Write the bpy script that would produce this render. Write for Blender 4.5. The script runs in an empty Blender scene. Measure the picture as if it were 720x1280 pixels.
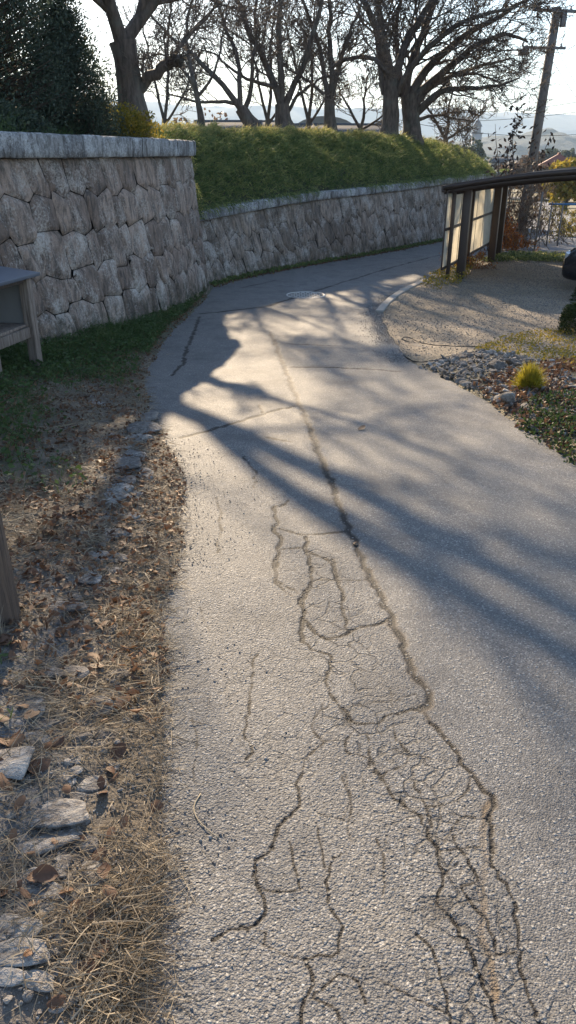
import bpy, math, random
import numpy as np
from mathutils import Vector, Matrix
R = math.radians
random.seed(4)
rng = np.random.default_rng(7)
SC = bpy.context.scene
COL = SC.collection

# ------------------------------------------------------------------ camera, sky, sun, exposure
PITCH, FPX, CZ = R(25.3), 950.0, 1.55
cd = bpy.data.cameras.new('camera'); cam = bpy.data.objects.new('camera', cd); COL.objects.link(cam)
cam.location = (0, 0, CZ); cam.rotation_euler = (math.pi/2 - PITCH, 0, 0)
cd.sensor_fit = 'VERTICAL'; cd.sensor_height = 24; cd.lens = 24/2/(640/FPX)
cd.clip_start = .05; cd.clip_end = 30000
SC.camera = cam
SUN_EL, SUN_AZ = R(23), R(11)            # azimuth measured to the left of +Y
w = bpy.data.worlds.new('World'); SC.world = w; w.use_nodes = True
nt = w.node_tree; sky = nt.nodes.new('ShaderNodeTexSky'); sky.sky_type = 'NISHITA'; sky.sun_disc = False
sky.sun_elevation = SUN_EL; sky.sun_rotation = -SUN_AZ; sky.altitude = 600; sky.dust_density = .5; sky.ozone_density = 1.2
nt.nodes['Background'].inputs[1].default_value = .115
nt.links.new(sky.outputs[0], nt.nodes['Background'].inputs[0])
ld = bpy.data.lights.new('sun', 'SUN'); ld.energy = 5; ld.angle = R(.7); ld.color = (1, .79, .54)
sun = bpy.data.objects.new('sun', ld); COL.objects.link(sun)
sdir = Vector((-math.sin(SUN_AZ)*math.cos(SUN_EL), math.cos(SUN_AZ)*math.cos(SUN_EL), math.sin(SUN_EL)))
sun.rotation_euler = sdir.to_track_quat('Z', 'Y').to_euler()
SC.view_settings.view_transform = 'Standard'; SC.view_settings.look = 'None'
SC.view_settings.exposure = 1.5; SC.view_settings.gamma = 1
SC.cycles.max_bounces = 6; SC.cycles.diffuse_bounces = 3; SC.cycles.transparent_max_bounces = 8

# ------------------------------------------------------------------ numeric helpers
def ray(px, py):
    d = np.array([px-360., FPX*math.cos(PITCH)+(640-py)*math.sin(PITCH), -FPX*math.sin(PITCH)+(640-py)*math.cos(PITCH)])
    return d/np.linalg.norm(d)
def H(y):                                # height of the sloping lane
    y = np.asarray(y, float)
    a = np.clip(y, -50, 7); b = np.clip(y-7, 0, 8); c = np.clip(y-15, 0, 10); d = np.clip(y-25, 0, 75); e = np.clip(y-100, 0, 500)
    return -.06*a-(.06*b-.0025*b*b)-.02*c-.045*d-.014*e
def G(px, py, off=0):
    d = ray(px, py); lo, hi = .3, 900
    for _ in range(50):
        m = (lo+hi)/2
        if CZ+d[2]*m-(float(H(d[1]*m))+off) > 0: lo = m
        else: hi = m
    return np.array([d[0]*lo, d[1]*lo, CZ+d[2]*lo])
def at(px, py, Y):
    d = ray(px, py); return np.array([0, 0, CZ])+d*(Y/d[1])
_tabs = {}
def vn(x, y, s=0):                       # 2-D value noise in -1..1
    if s not in _tabs: _tabs[s] = np.random.default_rng(1000+s).uniform(-1, 1, (256, 256))
    T = _tabs[s]; x = np.asarray(x, float); y = np.asarray(y, float)
    xi = np.floor(x).astype(int); yi = np.floor(y).astype(int); fx = x-xi; fy = y-yi
    fx = fx*fx*(3-2*fx); fy = fy*fy*(3-2*fy)
    a = T[xi & 255, yi & 255]; b = T[(xi+1) & 255, yi & 255]; c = T[xi & 255, (yi+1) & 255]; d = T[(xi+1) & 255, (yi+1) & 255]
    return (a*(1-fx)+b*fx)*(1-fy)+(c*(1-fx)+d*fx)*fy
def fb(x, y, s=0, o=4): return sum(vn(x*2**k, y*2**k, s+k)/2**k for k in range(o))/1.6
def resample(p, n):
    p = np.asarray(p, float); L = np.r_[0, np.cumsum(np.linalg.norm(np.diff(p, axis=0), axis=1))]
    t = np.linspace(0, L[-1], n); return np.stack([np.interp(t, L, p[:, k]) for k in range(p.shape[1])], 1)
def smooth_poly(p, n, it=3):
    p = np.asarray(p, float)
    for _ in range(it):
        q = [p[0]]
        for a, b in zip(p[:-1], p[1:]): q += [a*.75+b*.25, a*.25+b*.75]
        p = np.array(q+[p[-1]])
    return resample(p, n)
def inpoly(x, y, P):
    r = np.zeros(x.shape, bool); n = len(P)
    for i in range(n):
        x1, y1 = P[i]; x2, y2 = P[(i+1) % n]
        if y1 == y2: continue
        c = ((y1 > y) != (y2 > y)) & (x < (x2-x1)*(y-y1)/(y2-y1)+x1); r ^= c
    return r
def pdist(x, y, P, cap=1e9):             # distance to polyline
    d = np.full(x.shape, cap)
    for (x1, y1), (x2, y2) in zip(P[:-1], P[1:]):
        vx, vy = x2-x1, y2-y1; t = np.clip(((x-x1)*vx+(y-y1)*vy)/(vx*vx+vy*vy+1e-12), 0, 1)
        d = np.minimum(d, np.hypot(x-x1-t*vx, y-y1-t*vy))
    return d

# ------------------------------------------------------------------ mesh helpers
def me_np(name, V, F, mats, attrs=None, smooth=False, mi=None):
    me = bpy.data.meshes.new(name); V = np.asarray(V, np.float32); nV = len(V)
    if isinstance(F, np.ndarray): F = [F]
    nl = sum(f.size for f in F); nf = sum(len(f) for f in F)
    me.vertices.add(nV); me.vertices.foreach_set('co', V.ravel())
    me.loops.add(nl); me.polygons.add(nf)
    me.loops.foreach_set('vertex_index', np.concatenate([f.ravel() for f in F]).astype(np.int32))
    tot = np.concatenate([np.full(len(f), f.shape[1]) for f in F]); st = np.r_[0, np.cumsum(tot)[:-1]]
    me.polygons.foreach_set('loop_start', st.astype(np.int32)); me.polygons.foreach_set('loop_total', tot.astype(np.int32))
    if smooth: me.polygons.foreach_set('use_smooth', np.ones(nf, bool))
    if mi is not None: me.polygons.foreach_set('material_index', mi.astype(np.int32))
    for m in (mats if isinstance(mats, (list, tuple)) else [mats]): me.materials.append(m)
    for k, a in (attrs or {}).items():
        at_ = me.attributes.new(k, 'FLOAT', 'POINT'); at_.data.foreach_set('value', np.asarray(a, np.float32))
    me.update(calc_edges=True); return me
def ob(name, me, parent=None, loc=None, kind=None, label=None, cat=None, group=None, rot=None, scale=None):
    o = bpy.data.objects.new(name, me); COL.objects.link(o)
    if parent: o.parent = parent
    if loc is not None: o.location = tuple(float(v) for v in loc)
    if rot is not None: o.rotation_euler = rot
    if scale is not None: o.scale = scale
    if kind: o['kind'] = kind
    if label: o['label'] = label
    if cat: o['category'] = cat
    if group: o['group'] = group
    return o
def gridfaces(n, m):
    i = np.arange(n*m).reshape(n, m)
    return np.stack([i[:-1, :-1], i[:-1, 1:], i[1:, 1:], i[1:, :-1]], -1).reshape(-1, 4)
def compact(V, F, attrs):
    used = np.unique(F); mp = np.full(len(V), -1); mp[used] = np.arange(len(used))
    return V[used], mp[F], {k: a[used] for k, a in attrs.items()}
def tubes(P, Rd, ns=4, cap=False):       # P (N,K,3), Rd (N,K) -> V, F
    N, K = P.shape[:2]
    T = np.gradient(P, axis=1); T /= np.linalg.norm(T, axis=2, keepdims=True)+1e-9
    ref = np.where(np.abs(T[:, :1, 2:3]) > .9, [[[1., 0, 0]]], [[[0, 0, 1.]]])
    A = np.cross(T, np.broadcast_to(ref, T.shape)); A /= np.linalg.norm(A, axis=2, keepdims=True)+1e-9; B = np.cross(T, A)
    th = np.arange(ns)*2*math.pi/ns
    V = P[:, :, None]+Rd[:, :, None, None]*(A[:, :, None]*np.cos(th)[None, None, :, None]+B[:, :, None]*np.sin(th)[None, None, :, None])
    idx = np.arange(N*K*ns).reshape(N, K, ns); j = np.roll(idx, -1, 2)
    F = np.stack([idx[:, :-1], j[:, :-1], j[:, 1:], idx[:, 1:]], -1).reshape(-1, 4)
    return V.reshape(-1, 3), F
def merge(parts):
    Vs, Fs, o = [], {}, 0
    for V, F in parts:
        for f in (F if isinstance(F, list) else [F]): Fs.setdefault(f.shape[1], []).append(f+o)
        Vs.append(V); o += len(V)
    return np.concatenate(Vs), [np.concatenate(v) for v in Fs.values()]
def rvec(n):
    v = rng.normal(size=(n, 3)); return v/np.linalg.norm(v, axis=1, keepdims=True)
def leaves(C, L, W, up=0.0, dirs=None, fold=.25):   # diamond leaves (centre, length, width)
    n = len(C); a = rvec(n) if dirs is None else dirs; a = a+np.array([0, 0, up]); a /= np.linalg.norm(a, axis=1, keepdims=True)+1e-9
    b = np.cross(a, rvec(n)); b /= np.linalg.norm(b, axis=1, keepdims=True)+1e-9; c = np.cross(a, b)
    L = np.broadcast_to(L, n)[:, None]/2; W = np.broadcast_to(W, n)[:, None]/2
    V = np.stack([C-a*L, C-b*W+c*W*fold, C+a*L, C+b*W+c*W*fold], 1).reshape(-1, 3)
    return V, np.arange(4*n).reshape(n, 4)
def strands(C, D, L, W, bend=.3, K=3):   # flat bent ribbons from root C along D
    n = len(C); L = np.broadcast_to(L, n)[:, None]; W = np.broadcast_to(W, n)[:, None]
    s = np.cross(D, rvec(n)); s /= np.linalg.norm(s, axis=1, keepdims=True)+1e-9; bd = rvec(n)*bend; bd[:, 2] = -abs(bd[:, 2])*.6
    out = []
    for k in range(K+1):
        t = k/K; c = C+D*L*t+bd*L*t*t; ww = W*(1-.8*t)
        out += [c-s*ww/2, c+s*ww/2]
    V = np.stack(out, 1).reshape(-1, 3); m = 2*(K+1); b = np.arange(n)[:, None]*m
    F = np.concatenate([b+np.array([[2*k, 2*k+1, 2*k+3, 2*k+2]]) for k in range(K)])
    return V, F
def rep(a, k): return np.repeat(a, k)

class BM:                                # small box / bar collector
    def __init__(s): s.p = []
    def box(s, c, d, rot=None, taper=1.0):
        x, y, z = [v/2 for v in d]
        V = np.array([[i*x*(taper if k > 0 else 1), j*y*(taper if k > 0 else 1), k*z] for i, j, k in
                      [(-1,-1,-1),(1,-1,-1),(1,1,-1),(-1,1,-1),(-1,-1,1),(1,-1,1),(1,1,1),(-1,1,1)]], float)
        if rot is not None: V = V @ np.array(rot).T
        s.p.append((V+np.array(c), np.array([[0,3,2,1],[4,5,6,7],[0,1,5,4],[1,2,6,5],[2,3,7,6],[3,0,4,7]]))); return s
    def bar(s, a, b, wx, wy=None, up=(0, 0, 1)):
        a = np.array(a, float); b = np.array(b, float); d = b-a; L = np.linalg.norm(d); d /= L
        u = np.array(up, float)
        if abs(d@u) > .95: u = np.array([0, 1., 0])
        r = np.cross(d, u); r /= np.linalg.norm(r); v = np.cross(r, d)
        return s.box((a+b)/2, (wx, L, wy or wx), np.stack([r, d, v], 1))
    def tube(s, pts, r, ns=8, cap=True):
        pts = np.array(pts, float); rr = np.broadcast_to(r, len(pts)).astype(float)
        V, F = tubes(pts[None], rr[None], ns)
        fs = [F]
        if cap: fs.append(np.array([np.arange(ns)[::-1], np.arange(ns)+(len(pts)-1)*ns]))
        s.p.append((V, fs)); return s
    def mesh(s, name, m, bev=0, smooth=False):
        V, F = merge(s.p); me = me_np(name, V, F, m, smooth=smooth)
        if bev:
            import bmesh
            b = bmesh.new(); b.from_mesh(me); bmesh.ops.remove_doubles(b, verts=b.verts, dist=1e-6)
            bmesh.ops.bevel(b, geom=[e for e in b.edges if len(e.link_faces) == 2 and e.calc_face_angle(0) > .6], offset=bev, segments=2, affect='EDGES', profile=.6)
            b.to_mesh(me); b.free()
        return me

# ------------------------------------------------------------------ materials
def C4(c): return (*c, 1) if len(c) == 3 else c
class M:
    def __init__(s, name):
        s.m = bpy.data.materials.new(name); s.m.use_nodes = True; s.t = s.m.node_tree; s.b = s.t.nodes['Principled BSDF']
        s.tc = s.t.nodes.new('ShaderNodeTexCoord'); s.geo = s.t.nodes.new('ShaderNodeNewGeometry')
        s.b.inputs['Roughness'].default_value = .8
    def n(s, ty, **k):
        x = s.t.nodes.new(ty)
        for a, v in k.items():
            if a.startswith('_'): x.inputs[int(a[1:])].default_value = v
            else: setattr(x, a, v)
        return x
    def l(s, a, b): s.t.links.new(a, b)
    def pos(s, scale=(1, 1, 1), rot=(0, 0, 0), obj=False):
        mp = s.n('ShaderNodeMapping'); mp.inputs['Scale'].default_value = scale; mp.inputs['Rotation'].default_value = rot
        s.l(s.tc.outputs['Object'] if obj else s.geo.outputs['Position'], mp.inputs[0]); return mp.outputs[0]
    def noise(s, scale, det=4, rough=.6, vec=None, dist=0):
        x = s.n('ShaderNodeTexNoise'); x.inputs['Scale'].default_value = scale; x.inputs['Detail'].default_value = det
        x.inputs['Roughness'].default_value = rough; x.inputs['Distortion'].default_value = dist
        s.l(vec or s.geo.outputs['Position'], x.inputs['Vector']); return x.outputs['Fac']
    def vor(s, scale, vec=None, feat='F1'):
        x = s.n('ShaderNodeTexVoronoi'); x.feature = feat; x.inputs['Scale'].default_value = scale; s.l(vec or s.geo.outputs['Position'], x.inputs['Vector']); return x
    def ramp(s, fac, stops):
        x = s.n('ShaderNodeValToRGB'); e = x.color_ramp.elements
        while len(e) < len(stops): e.new(.5)
        for q, (p, c) in zip(e, stops): q.position = p; q.color = C4(c)
        s.l(fac, x.inputs[0]); return x.outputs[0]
    def mix(s, f, a, b, mode='MIX'):
        x = s.n('ShaderNodeMix', data_type='RGBA', blend_type=mode)
        for v, i in ((f, 0), (a, 6), (b, 7)):
            if isinstance(v, (int, float)): x.inputs[i].default_value = v
            elif isinstance(v, tuple): x.inputs[i].default_value = C4(v)
            else: s.l(v, x.inputs[i])
        return x.outputs[2]
    def math(s, op, a, b=0, c=None):
        x = s.n('ShaderNodeMath', operation=op)
        for i, v in enumerate((a, b) if c is None else (a, b, c)):
            if isinstance(v, (int, float)): x.inputs[i].default_value = v
            else: s.l(v, x.inputs[i])
        return x.outputs[0]
    def cell(s, v): x = s.n('ShaderNodeSeparateColor'); s.l(v.outputs['Color'], x.inputs[0]); return x.outputs[0]
    def attr(s, name): x = s.n('ShaderNodeAttribute'); x.attribute_name = name; return x.outputs['Fac']
    def rnd(s): return s.n('ShaderNodeObjectInfo').outputs['Random']
    def bump(s, h, dist, strength=1):
        x = s.n('ShaderNodeBump'); x.inputs['Strength'].default_value = strength; x.inputs['Distance'].default_value = dist
        s.l(h, x.inputs['Height']); s.l(x.outputs[0], s.b.inputs['Normal']); return x
    def col(s, c):
        if isinstance(c, tuple): s.b.inputs['Base Color'].default_value = C4(c)
        else: s.l(c, s.b.inputs['Base Color'])
    def trans(s, c, f):                  # leaf: add translucency
        tr = s.n('ShaderNodeBsdfTranslucent'); mx = s.n('ShaderNodeMixShader'); mx.inputs[0].default_value = f
        if isinstance(c, tuple): tr.inputs[0].default_value = C4(c)
        else: s.l(c, tr.inputs[0])
        s.l(s.b.outputs[0], mx.inputs[1]); s.l(tr.outputs[0], mx.inputs[2]); s.l(mx.outputs[0], s.t.nodes['Material Output'].inputs[0])

def leaf_mat(name, stops, tr=.4, scale=3.0, rough=.6):
    m = M(name); c0 = m.attr('rnd'); n = m.noise(scale, 3)
    f = m.math('ADD', m.math('MULTIPLY', c0, .65), m.math('MULTIPLY_ADD', n, .9, -.28)); c = m.ramp(f, stops)
    m.col(c); m.b.inputs['Roughness'].default_value = rough; m.b.inputs['Specular IOR Level'].default_value = .3; m.trans(c, tr); return m.m

def mk_asphalt():
    m = M('asphalt')
    v1 = m.vor(210); v2 = m.vor(120); big = m.noise(1.1, 5, .6); mid = m.noise(9, 5, .65); fine = m.noise(420, 2, .7)
    agg = m.ramp(m.cell(v1), [(0, (.034, .035, .038)), (.3, (.105, .105, .108)), (.75, (.195, .19, .183)), (.93, (.30, .29, .275)), (1, (.62, .60, .56))])
    base = m.mix(.75, (.145, .142, .136), agg)
    base = m.mix(m.math('MULTIPLY', m.ramp(big, [(.35, (0, 0, 0)), (.65, (1, 1, 1))]), .35), base, (.165, .155, .138))
    base = m.mix(m.ramp(mid, [(.45, (.22, .22, .22)), (.62, (0, 0, 0))]), base, (.085, .085, .088))
    st = m.noise(2.6, 6, .7); base = m.mix(m.ramp(st, [(.48, (0, 0, 0)), (.66, (.6, .6, .6))]), base, (.068, .068, .070)); base = m.mix(m.ramp(m.noise(4.5, 5, .7), [(.58, (0, 0, 0)), (.75, (.4, .4, .4))]), base, (.24, .215, .18))
    base = m.mix(m.attr('soil'), base, m.mix(m.noise(60, 3), (.06, .045, .032), (.21, .155, .10)))
    base = m.mix(m.ramp(m.attr('crack'), [(.12, (0, 0, 0)), (.5, (1, 1, 1))]), base, (.012, .010, .009))
    vw = m.n('ShaderNodeVectorMath', operation='MULTIPLY_ADD'); nz = m.n('ShaderNodeTexNoise'); nz.inputs['Scale'].default_value = 9; m.l(m.geo.outputs['Position'], nz.inputs['Vector']); m.l(nz.outputs['Color'], vw.inputs[0]); vw.inputs[1].default_value = (.10, .10, 0); m.l(m.geo.outputs['Position'], vw.inputs[2])
    ve = m.vor(11, vw.outputs[0], 'DISTANCE_TO_EDGE'); vf = m.vor(26, vw.outputs[0], 'DISTANCE_TO_EDGE')
    hair = m.math('MULTIPLY', m.ramp(ve.outputs['Distance'], [(.022, (1, 1, 1)), (.05, (0, 0, 0))]), m.math('MULTIPLY', m.attr('craze'), m.ramp(m.noise(7, 3), [(.36, (0, 0, 0)), (.46, (1, 1, 1))])))
    hair2 = m.math('MULTIPLY', m.ramp(vf.outputs['Distance'], [(.03, (1, 1, 1)), (.08, (0, 0, 0))]), m.math('MULTIPLY', m.ramp(m.attr('craze'), [(.6, (0, 0, 0)), (1, (1, 1, 1))]), m.ramp(m.noise(10, 3), [(.54, (0, 0, 0)), (.62, (1, 1, 1))])))
    hair = m.math('MAXIMUM', hair, hair2); base = m.mix(m.math('MULTIPLY', hair, .6), base, (.022, .018, .014))
    m.col(base); m.b.inputs['Roughness'].default_value = .68; m.b.inputs['Specular IOR Level'].default_value = .36
    coarse = m.attr('coarse'); v3 = m.vor(70); big_st = m.math('MULTIPLY', m.ramp(v3.outputs['Distance'], [(.18, (1, 1, 1)), (.42, (0, 0, 0))]), m.math('GREATER_THAN', m.cell(v3), .72))
    h = m.math('ADD', m.math('MULTIPLY', v1.outputs['Distance'], -.5), m.math('MULTIPLY', m.math('MULTIPLY', v2.outputs['Distance'], -.8), coarse))
    v4 = m.vor(95, m.pos((1, 1, 1), (0, 0, .7))); pit = m.math('MULTIPLY', m.math('MULTIPLY', m.ramp(v4.outputs['Distance'], [(.15, (1, 1, 1)), (.38, (0, 0, 0))]), m.math('LESS_THAN', m.cell(v4), .22)), m.math('MULTIPLY_ADD', coarse, .75, .25))
    base = m.mix(m.math('MULTIPLY', pit, .8), base, (.03, .03, .033)); base = m.mix(m.math('MULTIPLY', big_st, m.math('MULTIPLY_ADD', coarse, -.45, .75)), base, (.34, .335, .32)); m.col(base)
    h = m.math('ADD', h, m.math('MULTIPLY', pit, -1.6)); h = m.math('ADD', h, m.math('MULTIPLY', m.cell(v1), .35)); h = m.math('ADD', h, m.math('MULTIPLY', fine, .15)); h = m.math('ADD', h, m.math('MULTIPLY', m.noise(30, 2), .5)); h = m.math('ADD', h, m.math('MULTIPLY', hair, -1.0)); h = m.math('ADD', h, m.math('MULTIPLY', big_st, .9))
    m.bump(h, .0058, .85); return m.m
def mk_soil():
    m = M('verge_soil'); n = m.noise(5, 6, .65); f = m.noise(90, 4, .7); v = m.vor(60)
    c = m.mix(m.ramp(n, [(.35, (0, 0, 0)), (.65, (1, 1, 1))]), (.055, .042, .030), (.15, .115, .08))
    c = m.mix(m.math('MULTIPLY', f, .6), c, (.20, .165, .12)); c = m.mix(m.math('MULTIPLY', m.attr('green'), .6), c, (.035, .05, .02))
    c = m.mix(m.math('MULTIPLY', m.attr('rub'), .8), c, m.ramp(v.outputs['Color'], [(0, (.07, .08, .09)), (1, (.24, .25, .27))]))
    m.col(c); m.bump(m.math('ADD', f, m.math('MULTIPLY', v.outputs['Distance'], -.6)), .015, .9); return m.m
def mk_gravel():
    m = M('gravel'); v = m.vor(55); n = m.noise(.9, 5, .6)
    c = m.ramp(v.outputs['Color'], [(0, (.08, .062, .045)), (.5, (.23, .18, .125)), (.85, (.38, .31, .23)), (1, (.55, .48, .39))])
    c = m.mix(m.ramp(n, [(.4, (0, 0, 0)), (.62, (.7, .7, .7))]), c, (.17, .135, .09)); c = m.mix(m.math('MULTIPLY', m.attr('green'), .5), c, (.10, .09, .03))
    m.col(c); m.bump(m.math('MULTIPLY', v.outputs['Distance'], -1), .02, 1); return m.m
def mk_stone(name, a, b, lich, drk=.35):
    m = M(name); r = m.rnd(); st = m.pos((7, 7, 2.0), (0, R(28), 0)); n1 = m.noise(2.2, 6, .65, st, .6); n2 = m.noise(38, 4, .7); n3 = m.noise(2.3, 5, .6)
    v = m.vor(110)
    c = m.mix(r, tuple(q*.72 for q in a), tuple(q*1.1 for q in b)); c = m.mix(m.ramp(n1, [(.38, (.8, .8, .8)), (.6, (0, 0, 0))]), c, (.06, .052, .046))
    c = m.mix(m.ramp(m.math('ADD', m.math('MULTIPLY', n3, .6), m.math('MULTIPLY', n2, .45)), [(.52, (0, 0, 0)), (.66, (.9, .9, .9))]), c, lich)
    c = m.mix(m.ramp(v.outputs['Color'], [(.1, (.35, .35, .35)), (.3, (0, 0, 0))]), c, (.04, .04, .045))
    sep = m.n('ShaderNodeSeparateXYZ'); m.l(m.geo.outputs['Position'], sep.inputs[0])
    c = m.mix(m.math('MULTIPLY', m.attr('moss'), m.ramp(m.noise(9, 5), [(.4, (0, 0, 0)), (.6, (1, 1, 1))])), c, (.028, .032, .015))
    c = m.mix(m.attr('lichen'), c, (.36, .22, .02))
    m.col(c); m.b.inputs['Roughness'].default_value = .9
    h = m.math('ADD', m.math('MULTIPLY', n1, 1.5), m.math('MULTIPLY', n2, .5)); m.bump(h, .03, .9); return m.m
def mk_bark(name, a, b, sc=14):
    m = M(name); v = m.pos((1, 1, .22)); n = m.noise(sc, 6, .7, v); n2 = m.noise(3, 4)
    c = m.mix(m.ramp(n, [(.38, (0, 0, 0)), (.62, (1, 1, 1))]), a, b); c = m.mix(m.ramp(n2, [(.5, (0, 0, 0)), (.75, (.6, .6, .6))]), c, (.11, .12, .10))
    m.col(c); m.b.inputs['Roughness'].default_value = .85; m.bump(n, .03, .8); return m.m
def mk_wood(name, a, b, rot=(0, 0, 0), sc=(30, 30, 2)):
    m = M(name); v = m.pos(sc, rot, True); n = m.noise(1.5, 6, .7, v, .8); n2 = m.noise(2, 3, vec=m.pos((3, 3, 3), obj=True))
    c = m.mix(m.ramp(n, [(.35, (0, 0, 0)), (.65, (1, 1, 1))]), a, b); c = m.mix(m.math('MULTIPLY', n2, .35), c, (.05, .045, .045))
    m.col(c); m.bump(n, .006, .7); return m.m
def mk_plain(name, c, rough=.5, metal=0, var=.25, bs=40, bd=.002):
    m = M(name); n = m.noise(6, 4); dk = tuple(x*(1-var) for x in c)
    m.col(m.mix(n, c, dk)); m.b.inputs['Roughness'].default_value = rough; m.b.inputs['Metallic'].default_value = metal
    m.bump(m.noise(bs, 3), bd, .4); return m.m
ASPH = mk_asphalt(); SOIL = mk_soil(); GRAV = mk_gravel()
ST_L = mk_stone('wall_granite', (.29, .205, .16), (.40, .30, .24), (.54, .49, .44))
ST_C = mk_stone('coping_granite', (.30, .30, .31), (.38, .38, .38), (.62, .63, .64))
ST_LOW = mk_stone('lower_wall_granite', (.25, .19, .145), (.34, .265, .21), (.50, .46, .42))
ROCK = mk_stone('rubble_rock', (.15, .135, .125), (.26, .235, .21), (.42, .40, .37))
ROCKW = mk_stone('warm_rock', (.20, .17, .14), (.34, .29, .24), (.48, .45, .41))
BARK = mk_bark('cherry_bark', (.045, .035, .030), (.13, .10, .08))
TWIG = mk_bark('twig_bark', (.075, .055, .045), (.17, .13, .10), 30)
CORE = mk_plain('wall_core_earth', (.03, .027, .024), .95)

# ------------------------------------------------------------------ plan of the place (world metres)
W_UP = np.array([(-5.6, -1), (-4.9, 1), (-3.75, 4.3), (-2.80, 7.25), (-2.12, 9.75), (-1.60, 12.1), (-1.44, 14.25)])
W_LOW = np.array([(-1.56, 14.75), (-1.49, 14.94), (-.98, 16.13), (-.18, 17.52), (.76, 18.97), (1.85, 20.47), (3.15, 22.46), (4.94, 25.45), (6.6, 28.6), (8.4, 32.5), (9.8, 36)])
L_EDGE = np.array([(-.3, -3), (-.28, .5), (-.29, .96), (-.33, 1.31), (-.385, 1.6), (-.44, 1.94), (-.47, 2.3), (-.49, 2.69), (-.54, 3.4), (-.65, 4.28), (-.95, 5.3), (-1.20, 6.1), (-1.36, 6.9), (-1.49, 8.18), (-1.55, 10), (-1.47, 11.8), (-1.40, 13.2), (-1.42, 14.9)])
R_EDGE = np.array([(2.15, -3), (2.05, 2), (1.96, 4), (1.9, 4.67), (1.81, 5.45), (1.69, 6.5), (1.56, 7.28), (1.33, 7.96), (1.30, 9.17), (1.36, 11.05), (1.47, 12.22), (1.81, 13.39), (2.69, 15.51), (3.25, 16.8), (5.3, 20.6), (8, 26), (11.5, 34), (15, 42)])
L_EDGE = smooth_poly(L_EDGE, 420, 2); R_EDGE = smooth_poly(R_EDGE, 420, 2)
_m = np.clip((12.5-L_EDGE[:, 1])/1.5, 0, 1); L_EDGE[:, 0] += _m*(fb(L_EDGE[:, 1]*2.2, 0*_m, 300, 5)*.045); R_EDGE[:, 0] += fb(R_EDGE[:, 1]*2.0, 0*R_EDGE[:, 1], 301, 5)*.05
LS = np.concatenate([L_EDGE, W_LOW[2:], [[13.3, 42]]])
ROAD = np.concatenate([LS, R_EDGE[::-1]])
def edge_x(y, P): return np.interp(y, P[:, 1], P[:, 0])

# cracks, traced as ground lines
CR = []
def crack(pts, wd, dep=1.0, soil=0.0, wig=.5):
    p = np.array([G(*q)[:2] for q in pts]); L = np.linalg.norm(np.diff(p, axis=0), axis=1).sum()
    n = max(len(pts)*3, int(L/.03)); n = min(n, 120); q = resample(p, n); s = rng.integers(0, 5000)
    j = np.arange(n); a = wig*min(.026, L/22)
    q[1:-1, 0] += (vn(j*.45+s, 0*j, 3)*a+vn(j*1.1+s, 0*j, 4)*a*.6)[1:-1]; q[1:-1, 1] += (vn(j*.45+s, 0*j+9, 3)*a+vn(j*1.1, 0*j+s, 4)*a*.6)[1:-1]
    CR.append((q, wd*(.62 if p[:, 1].mean() < 2.2 else 1.0), dep, soil))
crack([(338,415),(350,445),(358,465),(372,500),(385,530)], .030, .6, .6)
MAIN = [(385,530),(400,570),(418,610),(432,650),(445,685),(468,735),(487,770),(510,825),(530,865),(537,882),(524,886)]
crack(MAIN, .022, .95, .6, .5); crack([(385,530),(400,570),(418,610)], .03, .2, .9)
crack([(524,886),(545,908),(564,932),(591,965),(614,1000),(610,1048),(614,1082)], .013, 1, .5)
crack([(614,1000),(610,1048),(614,1082),(601,1110),(606,1150),(612,1200),(618,1250)], .012, .2, .8)
crack([(614,1082),(635,1102),(647,1132),(649,1169),(645,1190),(657,1227),(676,1273),(684,1290)], .007)
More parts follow.
